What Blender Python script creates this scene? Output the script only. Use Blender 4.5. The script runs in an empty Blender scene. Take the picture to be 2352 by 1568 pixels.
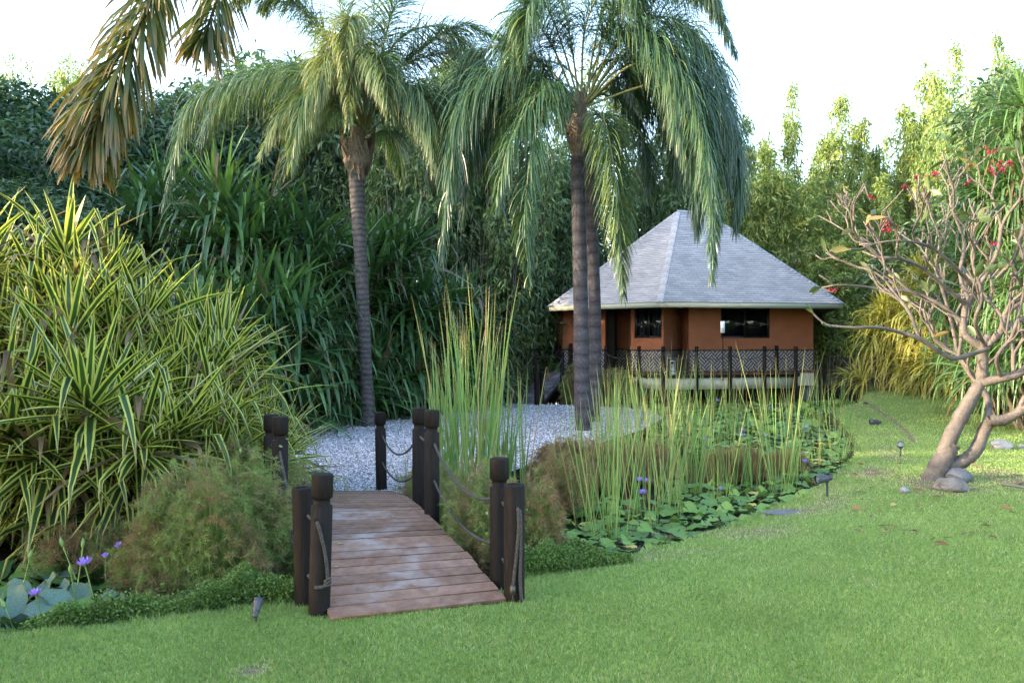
import bpy, math, random
import numpy as np
from mathutils import Vector, Matrix

# ------------------------------------------------------------------ camera, sky, sun, exposure
S = bpy.context.scene
F = 1881.0                      # focal length in units of a 2352 px wide frame
CAMZ = 2.2
cam_d = bpy.data.cameras.new("camera"); cam = bpy.data.objects.new("camera", cam_d)
S.collection.objects.link(cam); S.camera = cam
cam.location = (0, 0, CAMZ); cam.rotation_euler = (math.radians(90), 0, 0)
cam_d.sensor_width = 36; cam_d.lens = 36 * F / 2352; cam_d.clip_end = 2000; cam_d.clip_start = 0.05

SUN_EL = math.radians(14.5)
SUN_AZ = math.atan2(-0.97, -0.22)     # direction towards the sun, measured from +Y towards +X
w = bpy.data.worlds.new("World"); S.world = w; w.use_nodes = True
nt = w.node_tree; bg = nt.nodes["Background"]
sky = nt.nodes.new("ShaderNodeTexSky"); sky.sky_type = 'NISHITA'; sky.sun_disc = False
sky.sun_elevation = SUN_EL; sky.sun_rotation = SUN_AZ; sky.dust_density = 2.0; sky.air_density = 1.0; sky.ozone_density = 1.0
nt.links.new(sky.outputs[0], bg.inputs[0]); bg.inputs[1].default_value = 0.15
sd = bpy.data.lights.new("sun", 'SUN'); so = bpy.data.objects.new("sun", sd); S.collection.objects.link(so)
sd.energy = 2.0; sd.angle = math.radians(0.53); sd.color = (1.0, 0.80, 0.52)
tosun = Vector((math.sin(SUN_AZ) * math.cos(SUN_EL), math.cos(SUN_AZ) * math.cos(SUN_EL), math.sin(SUN_EL)))
so.rotation_euler = tosun.to_track_quat('Z', 'Y').to_euler(); so.location = (0, 0, 30)
S.view_settings.view_transform = 'Standard'; S.view_settings.look = 'None'
S.view_settings.exposure = 3.35; S.view_settings.gamma = 1.0
S.cycles.max_bounces = 6; S.cycles.diffuse_bounces = 3; S.cycles.glossy_bounces = 2
S.cycles.transmission_bounces = 4; S.cycles.transparent_max_bounces = 8
S.cycles.caustics_reflective = False; S.cycles.caustics_refractive = False
S.cycles.sample_clamp_indirect = 6
S.cycles.use_denoising = True; S.cycles.denoiser = 'OPENIMAGEDENOISE'; S.cycles.denoising_prefilter = 'ACCURATE'; S.cycles.denoising_input_passes = 'RGB_ALBEDO_NORMAL'

def P(px, py, d):
    return np.array(((px - 1176) / F * d, d, CAMZ - (py - 784) / F * d))
def G(px, py, z=0.0):
    d = (CAMZ - z) * F / (py - 784)
    return np.array(((px - 1176) / F * d, d, z))

# ------------------------------------------------------------------ mesh builder
def nrm(a):
    n = np.linalg.norm(a, axis=-1, keepdims=True); n[n < 1e-9] = 1; return a / n

class MB:
    def __init__(s):
        s.V = []; s.Q = []; s.T = []; s.n = 0; s.A = {}; s.smooth = False; s.QM = []; s.TM = []
    def add(s, V, Q=None, T=None, mat=0, **attrs):
        V = np.asarray(V, dtype=np.float64).reshape(-1, 3)
        if Q is not None and len(Q):
            Q = np.asarray(Q, dtype=np.int64).reshape(-1, 4); s.Q.append(Q + s.n); s.QM.append(np.full(len(Q), mat))
        if T is not None and len(T):
            T = np.asarray(T, dtype=np.int64).reshape(-1, 3); s.T.append(T + s.n); s.TM.append(np.full(len(T), mat))
        for k in set(list(s.A) + list(attrs)):
            if k not in s.A: s.A[k] = [np.zeros(s.n)]
            a = attrs.get(k, 0.0)
            s.A[k].append(np.broadcast_to(np.asarray(a, dtype=np.float64), (len(V),)).copy())
        s.V.append(V); s.n += len(V)
    def box(s, c, size, rot=None, mat=0, **at):
        x, y, z = [q / 2 for q in size]
        v = np.array([(-x, -y, -z), (x, -y, -z), (x, y, -z), (-x, y, -z), (-x, -y, z), (x, -y, z), (x, y, z), (-x, y, z)])
        if rot is not None: v = v @ np.asarray(rot).T
        s.add(v + np.asarray(c), Q=[(0, 3, 2, 1), (4, 5, 6, 7), (0, 1, 5, 4), (1, 2, 6, 5), (2, 3, 7, 6), (3, 0, 4, 7)], mat=mat, **at)
    def prism(s, pts, z0, z1, mat=0, cap=True):
        n = len(pts); v = [(p[0], p[1], z0) for p in pts] + [(p[0], p[1], z1) for p in pts]
        q = [(i, (i + 1) % n, n + (i + 1) % n, n + i) for i in range(n)]
        s.add(v, Q=q, mat=mat)
        if cap:
            c = np.mean(np.array(pts), axis=0)
            s.add([(p[0], p[1], z1) for p in pts] + [(c[0], c[1], z1)], T=[(i, (i + 1) % n, n) for i in range(n)], mat=mat)
            s.add([(p[0], p[1], z0) for p in pts] + [(c[0], c[1], z0)], T=[((i + 1) % n, i, n) for i in range(n)], mat=mat)
    def tube(s, pts, rad, n=8, cap=True, mat=0, **at):
        pts = np.asarray(pts, float); K = len(pts); rad = np.broadcast_to(np.asarray(rad, float), (K,))
        t = nrm(np.gradient(pts, axis=0))
        ref = np.array((0, 0, 1.0)) if abs(t[0][2]) < 0.8 else np.array((1.0, 0, 0))
        u = np.zeros((K, 3)); u[0] = nrm(np.cross(t[0], ref)[None])[0]
        for i in range(1, K):
            a = u[i - 1] - t[i] * np.dot(u[i - 1], t[i]); u[i] = a / (np.linalg.norm(a) + 1e-9)
        v = np.cross(t, u)
        ang = np.linspace(0, 2 * math.pi, n, endpoint=False)
        ring = pts[:, None] + rad[:, None, None] * (u[:, None] * np.cos(ang)[None, :, None] + v[:, None] * np.sin(ang)[None, :, None])
        i = np.arange(K - 1)[:, None] * n; j = np.arange(n)[None]; j2 = (j + 1) % n
        q = np.stack([i + j, i + j2, i + n + j2, i + n + j], -1).reshape(-1, 4)
        s.add(ring.reshape(-1, 3), Q=q, mat=mat, **at)
        if cap:
            at2 = {k: (v if np.ndim(v) == 0 else np.asarray(v).flat[-1]) for k, v in at.items()}
            for e, rv in ((0, True), (K - 1, False)):
                vv = np.vstack([ring[e], pts[e][None]])
                T = [(k, (k + 1) % n, n) if not rv else ((k + 1) % n, k, n) for k in range(n)]
                s.add(vv, T=T, mat=mat, **at2)
    def lathe(s, c, prof, n=24, mat=0, M=None, **at):
        ang = np.linspace(0, 2 * math.pi, n, endpoint=False); K = len(prof)
        ring = np.array([[(r * math.cos(a), r * math.sin(a), z) for a in ang] for r, z in prof]).reshape(-1, 3)
        if M is not None: ring = ring @ np.asarray(M).T
        i = np.arange(K - 1)[:, None] * n; j = np.arange(n)[None]; j2 = (j + 1) % n
        q = np.stack([i + j, i + j2, i + n + j2, i + n + j], -1).reshape(-1, 4)
        s.add(ring + np.asarray(c), Q=q, mat=mat, **at)
    def ribbons(s, Pos, D, L, W, droop=0.5, S_=4, fold=0.0, kink=None, roll=None, prof=None, tint=0.5, mat=0, rng=None, grav=None, wave=0.0, kstr=1.0):
        """N leaf blades: base points, directions, lengths, widths; bent down by droop, sharply bent at kink (0..1)."""
        Pos = np.asarray(Pos, float); N = len(Pos); D = nrm(np.asarray(D, float).copy())
        L = np.broadcast_to(np.asarray(L, float), (N,)); W = np.broadcast_to(np.asarray(W, float), (N,))
        droop = np.broadcast_to(np.asarray(droop, float), (N,))
        g = np.array((0, 0, -1.0))
        up = np.array((0, 0, 1.0))
        side = np.cross(D, up); bad = np.linalg.norm(side, axis=1) < 0.05
        side[bad] = np.cross(D[bad], np.array((1.0, 0.2, 0)))
        side = nrm(side)
        if roll is not None:
            n0 = np.cross(side, D); side = side * np.cos(roll)[:, None] + n0 * np.sin(roll)[:, None]
        pos = np.zeros((N, S_ + 1, 3)); sd_ = np.zeros((N, S_ + 1, 3)); nn = np.zeros((N, S_ + 1, 3))
        pos[:, 0] = Pos; d = D
        seg = L / S_
        for k in range(S_ + 1):
            sd_[:, k] = side; nn[:, k] = np.cross(side, d)
            if k == S_: break
            pos[:, k + 1] = pos[:, k] + d * seg[:, None]
            dd = d + g * (droop / S_ * (0.6 + 0.8 * k / S_))[:, None]
            if kink is not None:
                hit = ((k + 1) / S_ >= kink) & (k / S_ < kink)
                dd = dd + g * (np.where(hit, 1.6 * kstr, 0))[:, None]
                past = (k / S_ >= kink)
                dd = dd + g * (np.where(past, 0.5 * kstr, 0))[:, None]
            d = nrm(dd)
            side = nrm(side - d * np.sum(side * d, axis=1, keepdims=True))
        tt = np.linspace(0, 1, S_ + 1)
        wp = np.array(prof) if prof is not None else np.clip(np.minimum(1.0, 0.55 + tt * 3), 0, 1) * (1 - tt ** 2.2 * 0.97)
        hw = (W[:, None] * wp[None] / 2)[:, :, None]
        Lf = pos - sd_ * hw; Rt = pos + sd_ * hw
        tint = np.broadcast_to(np.asarray(tint, float), (N,))
        if fold == 0:
            V = np.stack([Lf, Rt], 2); M = 2
            edge = np.broadcast_to(np.array([1.0, 1.0]), (N, S_ + 1, 2))
        else:
            mid = pos - nn * hw * fold
            V = np.stack([Lf, mid, Rt], 2); M = 3
            edge = np.broadcast_to(np.array([1.0, 0.0, 1.0]), (N, S_ + 1, 3))
        al = np.broadcast_to(tt[None, :, None], (N, S_ + 1, M))
        ti = np.broadcast_to(tint[:, None, None], (N, S_ + 1, M))
        base = (np.arange(N) * (S_ + 1) * M)[:, None, None]
        k = (np.arange(S_) * M)[None, :, None]; m = np.arange(M - 1)[None, None]
        a = base + k + m
        q = np.stack([a, a + 1, a + M + 1, a + M], -1).reshape(-1, 4)
        s.add(V.reshape(-1, 3), Q=q, mat=mat, tint=ti.reshape(-1), edge=edge.reshape(-1), along=al.reshape(-1))
    def diamonds(s, Pos, D, L, W, tint=0.5, rng=None, mat=0):
        Pos = np.asarray(Pos, float); N = len(Pos); D = nrm(np.asarray(D, float))
        r = nrm(np.cross(D, nrm(rng.normal(size=(N, 3)))))
        L = np.broadcast_to(np.asarray(L, float), (N,))[:, None]; W = np.broadcast_to(np.asarray(W, float), (N,))[:, None]
        m = Pos + D * L * 0.42
        V = np.stack([Pos, m - r * W / 2, Pos + D * L - np.array((0, 0, 1.0)) * L * 0.12, m + r * W / 2], 1)
        q = np.arange(N * 4).reshape(N, 4)
        ti = np.repeat(np.broadcast_to(np.asarray(tint, float), (N,)), 4)
        s.add(V.reshape(-1, 3), Q=q, mat=mat, tint=ti, along=np.tile([0, .5, 1, .5], N))
    def build(s, name, mat, parent=None, smooth=False, loc=None):
        me = bpy.data.meshes.new(name)
        V = np.concatenate(s.V) if s.V else np.zeros((0, 3))
        if loc is not None: V = V - np.asarray(loc)
        Q = np.concatenate(s.Q) if s.Q else np.zeros((0, 4), int)
        T = np.concatenate(s.T) if s.T else np.zeros((0, 3), int)
        me.vertices.add(len(V)); me.vertices.foreach_set("co", V.astype(np.float32).ravel())
        nl = Q.size + T.size; me.loops.add(nl)
        me.loops.foreach_set("vertex_index", np.concatenate([Q.ravel(), T.ravel()]).astype(np.int32))
        me.polygons.add(len(Q) + len(T))
        ls = np.concatenate([np.arange(len(Q)) * 4, Q.size + np.arange(len(T)) * 3]).astype(np.int32)
        me.polygons.foreach_set("loop_start", ls)
        mi = np.concatenate([*s.QM, *s.TM]) if (s.QM or s.TM) else np.zeros(0)
        me.update(calc_edges=True)
        if mi.size and mi.max() > 0: me.polygons.foreach_set("material_index", mi.astype(np.int32))
        if smooth: me.polygons.foreach_set("use_smooth", np.ones(len(me.polygons), bool))
        for k, a in s.A.items():
            at = me.attributes.new(k, 'FLOAT', 'POINT'); at.data.foreach_set("value", np.concatenate(a).astype(np.float32))
        for m_ in (mat if isinstance(mat, (list, tuple)) else [mat]): me.materials.append(m_)
        ob = bpy.data.objects.new(name, me); S.collection.objects.link(ob)
        if parent is not None: ob.parent = parent
        if loc is not None and parent is None: ob.location = loc
        return ob

def tag(o, label=None, cat=None, group=None, kind=None):
    if label: o["label"] = label
    if cat: o["category"] = cat
    if group: o["group"] = group
    if kind: o["kind"] = kind
    return o
def empty(name, loc=(0, 0, 0), rz=0.0, label=None, cat=None, group=None):
    o = bpy.data.objects.new(name, None); S.collection.objects.link(o); o.location = loc; o.rotation_euler = (0, 0, rz)
    o.empty_display_size = 0.2
    return tag(o, label, cat, group)
def copy_tree(o, parent=None):
    c = o.copy(); S.collection.objects.link(c); c.parent = parent
    for ch in list(o.children): copy_tree(ch, c)
    return c
def bez(pts, n):
    """smooth curve through control points (Catmull-Rom), resampled to n points"""
    p = np.asarray(pts, float); p = np.vstack([2 * p[0] - p[1], p, 2 * p[-1] - p[-2]]); out = []
    K = len(p) - 3
    for u in np.linspace(0, K - 1e-6, n):
        i = int(u); t = u - i; a, b, c, d = p[i], p[i + 1], p[i + 2], p[i + 3]
        out.append(0.5 * (2 * b + (c - a) * t + (2 * a - 5 * b + 4 * c - d) * t * t + (3 * b - a - 3 * c + d) * t ** 3))
    return np.array(out)

# ------------------------------------------------------------------ materials
def newmat(name):
    m = bpy.data.materials.new(name); m.use_nodes = True; t = m.node_tree
    return m, t, t.nodes, t.links, t.nodes["Principled BSDF"]
def ramp(nodes, links, src, stops):
    r = nodes.new("ShaderNodeValToRGB"); e = r.color_ramp.elements
    while len(e) < len(stops): e.new(0.5)
    for i, (p, c) in enumerate(stops): e[i].position = p; e[i].color = (*c, 1)
    if src is not None: links.new(src, r.inputs[0])
    return r
def noise(nodes, links, scale, detail=4, coord=None, rough=0.55):
    n = nodes.new("ShaderNodeTexNoise"); n.inputs["Scale"].default_value = scale; n.inputs["Detail"].default_value = detail
    n.inputs["Roughness"].default_value = rough
    if coord is not None: links.new(coord, n.inputs["Vector"])
    return n
def mixc(nodes, links, fac, a, b, mode='MIX'):
    m = nodes.new("ShaderNodeMix"); m.data_type = 'RGBA'; m.blend_type = mode
    for i, v in ((0, fac), (6, a), (7, b)):
        if hasattr(v, "is_linked") or hasattr(v, "links"): links.new(v, m.inputs[i])
        elif i == 0: m.inputs[0].default_value = v
        else: m.inputs[i].default_value = (*v, 1)
    return m.outputs[2]
def attr(nodes, name):
    a = nodes.new("ShaderNodeAttribute"); a.attribute_name = name; return a.outputs["Fac"]
def math_(nodes, links, op, a, b=0.0, c=None):
    m = nodes.new("ShaderNodeMath"); m.operation = op
    for i, v in enumerate((a, b) if c is None else (a, b, c)):
        if isinstance(v, (int, float)): m.inputs[i].default_value = v
        else: links.new(v, m.inputs[i])
    return m.outputs[0]
def objcoord(nodes):
    return nodes.new("ShaderNodeTexCoord").outputs["Object"]
def poscoord(nodes):
    return nodes.new("ShaderNodeNewGeometry").outputs["Position"]

def leafmat(name, stops, rough=0.45, transl=0.3, stripe=None, tip=None, dead=None, spec=0.4, nscale=0.0, tcol=1.3):
    """stops over the per-leaf tint; stripe=(lo,hi,color) colours the blade's margins; tip=(start,color) colours its tip"""
    m, t, N, Lk, b = newmat(name)
    c = ramp(N, Lk, attr(N, "tint"), stops).outputs[0]
    if stripe:
        lo, hi, col = stripe
        mr = N.new("ShaderNodeMapRange"); mr.inputs[1].default_value = lo; mr.inputs[2].default_value = hi
        Lk.new(attr(N, "edge"), mr.inputs[0]); c = mixc(N, Lk, mr.outputs[0], c, col)
        if len(stripe) == 3 and dead:
            th = math_(N, Lk, 'LESS_THAN', attr(N, "tint"), dead[0]); c = mixc(N, Lk, th, c, dead[1])
    if tip:
        mr = N.new("ShaderNodeMapRange"); mr.inputs[1].default_value = tip[0]; mr.inputs[2].default_value = 1.0
        Lk.new(attr(N, "along"), mr.inputs[0]); f = math_(N, Lk, 'MULTIPLY', mr.outputs[0], 0.8); c = mixc(N, Lk, f, c, tip[1])
    if nscale:
        nz = noise(N, Lk, nscale, 3, objcoord(N)); k = ramp(N, Lk, nz.outputs[0], [(0.3, (.72, .72, .72)), (0.7, (1.2, 1.2, 1.2))])
        c = mixc(N, Lk, 1.0, c, k.outputs[0], 'MULTIPLY')
    Lk.new(c, b.inputs["Base Color"]); b.inputs["Roughness"].default_value = rough; b.inputs["Specular IOR Level"].default_value = spec
    tr = N.new("ShaderNodeBsdfTranslucent"); c2 = mixc(N, Lk, 1.0, c, (tcol, tcol * 1.05, 0.6 * tcol), 'MULTIPLY'); Lk.new(c2, tr.inputs[0])
    mx = N.new("ShaderNodeMixShader"); mx.inputs[0].default_value = transl
    Lk.new(b.outputs[0], mx.inputs[1]); Lk.new(tr.outputs[0], mx.inputs[2]); Lk.new(mx.outputs[0], N["Material Output"].inputs[0])
    return m
def plain(name, col, rough=0.7, metallic=0.0, var=0.15, scale=8, bump=0.0, bscale=60, col2=None, spec=0.4, stretch=None):
    m, t, N, Lk, b = newmat(name)
    co = objcoord(N)
    if stretch:
        mp = N.new("ShaderNodeMapping"); mp.inputs["Scale"].default_value = stretch; Lk.new(co, mp.inputs[0]); co = mp.outputs[0]
    nz = noise(N, Lk, scale, 5, co)
    c2 = col2 or tuple(min(1, c * (1 + var)) for c in col); c1 = tuple(c * (1 - var) for c in col)
    r = ramp(N, Lk, nz.outputs[0], [(0.3, c1), (0.7, c2)]); Lk.new(r.outputs[0], b.inputs["Base Color"])
    b.inputs["Roughness"].default_value = rough; b.inputs["Metallic"].default_value = metallic; b.inputs["Specular IOR Level"].default_value = spec
    if bump:
        n2 = noise(N, Lk, bscale, 4, co); bp = N.new("ShaderNodeBump"); bp.inputs["Strength"].default_value = bump; bp.inputs["Distance"].default_value = 0.02
        Lk.new(n2.outputs[0], bp.inputs["Height"]); Lk.new(bp.outputs[0], b.inputs["Normal"])
    return m

M = {}
M['pandanus'] = leafmat("pandanus_leaf", [(0, (.15, .12, .07)), (.05, (.026, .066, .026)), (.5, (.054, .125, .04)), (1, (.12, .23, .055))], rough=.36, transl=.22, nscale=.6, tip=(.85, (.10, .09, .04)))
M['pandanus_var'] = leafmat("variegated_leaf", [(0, (.14, .10, .06)), (.06, (.018, .045, .014)), (1, (.045, .10, .025))], rough=.4, transl=.36,
                            stripe=(.46, .66, (.44, .45, .10)), dead=(.05, (.17, .12, .07)), tip=(.8, (.30, .26, .10)))
M['pandanus_gold'] = leafmat("golden_leaf", [(0, (.16, .11, .06)), (.06, (.05, .085, .02)), (1, (.09, .15, .03))], rough=.42, transl=.3,
                             stripe=(.25, .5, (.40, .36, .07)), dead=(.05, (.17, .12, .07)))
M['pandanus_pale'] = leafmat("pale_strap_leaf", [(0, (.13, .09, .05)), (.06, (.035, .09, .03)), (1, (.11, .20, .07))], rough=.38, transl=.32, tip=(.9, (.16, .15, .06)))
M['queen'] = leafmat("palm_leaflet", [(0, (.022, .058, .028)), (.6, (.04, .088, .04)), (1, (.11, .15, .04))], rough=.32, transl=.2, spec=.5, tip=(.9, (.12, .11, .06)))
M['queen_left'] = leafmat("palm_leaflet_sunny", [(0, (.035, .08, .035)), (.6, (.065, .12, .048)), (1, (.17, .20, .085))], rough=.3, transl=.3, spec=.6, tip=(.8, (.18, .15, .07)))  # paler, yellower stops: sunlight on these leaflets put into the colour
M['hang'] = leafmat("olive_leaflet", [(0, (.045, .065, .02)), (.5, (.085, .10, .028)), (.8, (.15, .12, .035)), (1, (.26, .15, .055))], rough=.42, transl=.3, tip=(.6, (.20, .10, .03)))
M['rachis'] = plain("frond_rachis", (.16, .17, .06), .6, var=.2)
M['rachis_hang'] = plain("frond_rachis_dark", (.07, .06, .025), .6, var=.2)
M['bamboo'] = leafmat("bamboo_leaf", [(0, (.06, .10, .03)), (.5, (.14, .21, .055)), (1, (.28, .30, .08))], rough=.5, transl=.34)
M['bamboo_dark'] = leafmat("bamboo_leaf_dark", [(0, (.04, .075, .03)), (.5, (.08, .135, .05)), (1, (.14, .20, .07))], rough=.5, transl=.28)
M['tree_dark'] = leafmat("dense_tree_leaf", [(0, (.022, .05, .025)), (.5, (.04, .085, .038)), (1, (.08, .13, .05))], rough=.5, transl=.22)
M['culm'] = plain("bamboo_culm", (.065, .062, .05), .5, var=.35, scale=1.5)
M['stem'] = plain("plant_stem", (.09, .075, .05), .85, var=.3, scale=5)
M['reed'] = leafmat("reed_blade", [(0, (.22, .14, .07)), (.1, (.30, .26, .10)), (.25, (.09, .19, .05)), (.7, (.15, .26, .07)), (1, (.30, .34, .11))], rough=.45, transl=.3, tip=(.75, (.26, .17, .07)))
M['papyrus'] = leafmat("papyrus_tuft", [(0, (.20, .115, .06)), (.35, (.20, .16, .075)), (.6, (.17, .19, .065)), (1, (.18, .25, .07))], rough=.6, transl=.3)
M['papyrus_brown'] = leafmat("papyrus_tuft_brown", [(0, (.16, .10, .05)), (.6, (.25, .17, .08)), (1, (.18, .19, .06))], rough=.6, transl=.3)
M['cover'] = leafmat("ground_cover_leaf", [(0, (.04, .085, .02)), (1, (.14, .23, .05))], rough=.45, transl=.25)
M['grass'] = leafmat("grass_blade", [(0, (.36, .31, .19)), (.06, (.13, .19, .05)), (.35, (.165, .27, .065)), (.7, (.24, .355, .10)), (.97, (.34, .44, .14)), (1, (.46, .44, .25))], rough=.5, transl=.3, tcol=1.15)

# ------------------------------------------------------------------ terrain: lawn, pond bed, island
OUTER = np.array([G(-900, 1400)[:2], G(-300, 1450)[:2], G(0, 1438)[:2], G(180, 1424)[:2], G(400, 1400)[:2], G(560, 1378)[:2], G(690, 1372)[:2],
                  G(960, 1350)[:2], G(1200, 1300)[:2], G(1290, 1285)[:2], G(1400, 1268)[:2], G(1560, 1232)[:2], G(1700, 1183)[:2], G(1850, 1128)[:2],
                  G(1925, 1085)[:2], G(1962, 1040)[:2], G(1960, 1000)[:2], G(1925, 965)[:2], G(1905, 945)[:2], (11.6, 27.5), (13.6, 31.5), (17.5, 36),
                  (16.0, 38.5), (13.5, 38.2), (9, 36.2), (3.5, 35.6), (-1.5, 38), (-12, 70), (-90, 60)])
GZ = -0.15
def g2(px, py): return G(px, py, GZ)[:2]
LAND = np.array([(-60, 8.6), (-9, 8.6), (-6, 8.9), (-4.9, 9.8), (-4.35, 11.2), (-3.95, 12.55), g2(690, 1137), g2(895, 1137), g2(1000, 1128), g2(1100, 1105), g2(1240, 1060),
                 g2(1345, 1028), g2(1480, 985), g2(1530, 957), (4.9, 28.3), (2.9, 30.0), (.6, 31.0), (-.9, 31.8), (-1.8, 34), (-2.0, 44), (-8, 60), (-60, 60)])
WZ = -0.30
def seg_dist(X, Y, poly):
    best = np.full(X.shape, 1e9)
    for i in range(len(poly)):
        a = poly[i]; b = poly[(i + 1) % len(poly)]; ab = b - a
        t = np.clip(((X - a[0]) * ab[0] + (Y - a[1]) * ab[1]) / (ab @ ab), 0, 1)
        best = np.minimum(best, np.hypot(X - a[0] - t * ab[0], Y - a[1] - t * ab[1]))
    return best
def inside(X, Y, poly):
    r = np.zeros(X.shape, bool)
    for i in range(len(poly)):
        x1, y1 = poly[i]; x2, y2 = poly[(i + 1) % len(poly)]
        c = ((y1 > Y) != (y2 > Y)) & (X < (x2 - x1) * (Y - y1) / (y2 - y1 + 1e-12) + x1); r ^= c
    return r
def vn(X, Y, s, seed=0):
    """cheap smooth value noise"""
    rs = np.random.RandomState(seed); ph = rs.rand(6, 3) * 6.28; o = 0
    for k in range(6):
        a = ph[k, 0]; f = s * (0.7 + 0.35 * k); o = o + np.sin((X * math.cos(a) + Y * math.sin(a)) * f + ph[k, 1]) * np.cos((-X * math.sin(a) + Y * math.cos(a)) * f * .8 + ph[k, 2])
    return o / 3.0
def lawn_h(X, Y):
    h = 0.62 * np.exp(-(((X - 18.0) / 6.5) ** 2 + ((Y - 29.5) / 6.5) ** 2)) + 0.10 * np.exp(-(((X - 7.6) / 2.6) ** 2 + ((Y - 12.6) / 2.2) ** 2))
    h = h + 0.012 * vn(X, Y, .9, 3) * np.clip((Y - 5) / 3, 0, 1)
    return h + np.clip(Y - 50, 0, 30) * .02
def ground_h(X, Y):
    X = np.asarray(X, float); Y = np.asarray(Y, float)
    io = inside(X, Y, OUTER); il = inside(X, Y, LAND); do = seg_dist(X, Y, OUTER); dl = seg_dist(X, Y, LAND)
    water = io & ~il
    z = np.where(il & io, GZ + 0.0, lawn_h(X, Y))
    # ease the last half metre of lawn down to the bank
    z = np.where(~io, z - 0.06 * np.clip(1 - do / .5, 0, 1), z)
    d = np.minimum(do, dl)
    return np.where(water, -0.10 - 0.75 * np.clip(d / .45, 0, 1) ** .7 - np.where(dl < do, .05, 0), z)

def axis(parts):
    o = []
    for a, b, st in parts: o.append(np.arange(a, b, st))
    return np.unique(np.round(np.concatenate(o), 4))
gx = axis([(-400, -60, 40), (-60, -12, 3), (-12, 22, .16), (22, 60, 3), (60, 440, 40)])
gy = axis([(-60, 0, 10), (0, 4, .8), (4, 36, .16), (36, 60, 1.0), (60, 100, 8), (100, 700, 60)])
GX, GY = np.meshgrid(gx, gy); GH = ground_h(GX, GY)
mb = MB(); nx, ny = len(gx), len(gy)
ii = (np.arange(ny - 1)[:, None] * nx + np.arange(nx - 1)[None])
q = np.stack([ii, ii + 1, ii + nx + 1, ii + nx], -1).reshape(-1, 4)
io = inside(GX, GY, OUTER)
soil = np.where(io, 1.0, 0.0); soil = np.where((~io) & (GY > 33) & (GX < 15.5), 1.0, soil); soil = np.where((~io) & (GY > 38), 1.0, soil)
soil = np.maximum(soil, np.clip(1 - seg_dist(GX, GY, OUTER) / .12, 0, 1))
def bare_mask(X, Y):
    """0..1: worn lawn showing dirt"""
    def spot(px, py, rx, ry, s=1.0):
        c = G(px, py); return s * np.exp(-(((X - c[0]) / rx) ** 2 + ((Y - c[1]) / ry) ** 2) ** 1.2)
    n = .5 + .5 * vn(X, Y, 6, 8); n2 = .5 + .5 * vn(X, Y, 17, 5)
    b = spot(580, 1540, .10, .10, 1.3) + spot(2150, 1125, .5, .65, 1.2) * (.3 + .9 * n2) + spot(2330, 1110, 1.0, 1.2, 1.2) * (.15 + n) * (.3 + n2)
    b = b + spot(2050, 1050, .5, .9, .5) * n + spot(1990, 1090, .5, .5, .5) * n2 * 1.5 + spot(1900, 1125, .5, .6, .6) * n2 + spot(1825, 1172, .30, .25, .9) * (.5 + n2) + spot(1700, 1215, .6, .25, .55) * (.3 + n2) + spot(1530, 1262, .6, .18, .45) * (.3 + n2)
    do_ = seg_dist(X, Y, OUTER); b = b + .75 * np.exp(-((do_ - .55) / .28) ** 2) * np.clip(vn(X, Y, 2.1, 21) * 1.4 + .1, 0, 1) * (Y > 8.2) * (.4 + n2)
    # thin worn line across the far lawn
    ln = np.array([g[:2] for g in (G(1995, 940), G(2030, 958), G(2065, 978), G(2090, 1000), G(2098, 1015))])
    dd = np.full(np.shape(X), 9.)
    for i in range(len(ln) - 1):
        a, c = ln[i], ln[i + 1]; ab = c - a; t = np.clip(((X - a[0]) * ab[0] + (Y - a[1]) * ab[1]) / (ab @ ab), 0, 1)
        dd = np.minimum(dd, np.hypot(X - a[0] - t * ab[0], Y - a[1] - t * ab[1]))
    return np.clip(b + 1.2 * np.exp(-(dd / .06) ** 2), 0, 1)
bare = np.where(io, 0, bare_mask(GX, GY))
mb.add(np.stack([GX, GY, GH], -1).reshape(-1, 3), Q=q, soil=soil.ravel(), bare=bare.ravel())
m, t, N, Lk, b = newmat("lawn_ground")
pc = poscoord(N)
n1 = noise(N, Lk, 1.3, 5, pc); n2 = noise(N, Lk, 45, 6, pc); n3 = noise(N, Lk, 6, 4, pc)
c1 = ramp(N, Lk, n2.outputs[0], [(.32, (.05, .075, .02)), (.5, (.13, .18, .05)), (.7, (.22, .28, .09))]).outputs[0]
c2 = ramp(N, Lk, n1.outputs[0], [(.3, (.75, .85, .75)), (.7, (1.15, 1.1, 1.0))]).outputs[0]
c = mixc(N, Lk, 1.0, c1, c2, 'MULTIPLY')
dirt = ramp(N, Lk, n2.outputs[0], [(.3, (.07, .05, .036)), (.7, (.20, .145, .105))]).outputs[0]
c = mixc(N, Lk, attr(N, "bare"), c, dirt)
mud = ramp(N, Lk, n3.outputs[0], [(.3, (.018, .014, .010)), (.7, (.05, .038, .026))]).outputs[0]
c = mixc(N, Lk, attr(N, "soil"), c, mud)
Lk.new(c, b.inputs["Base Color"]); b.inputs["Roughness"].default_value = .95; b.inputs["Specular IOR Level"].default_value = .15
bp = N.new("ShaderNodeBump"); bp.inputs["Strength"].default_value = .7; bp.inputs["Distance"].default_value = .03
Lk.new(n2.outputs[0], bp.inputs["Height"]); Lk.new(bp.outputs[0], b.inputs["Normal"])
tag(mb.build("lawn", m, smooth=True), kind="structure")

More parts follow.
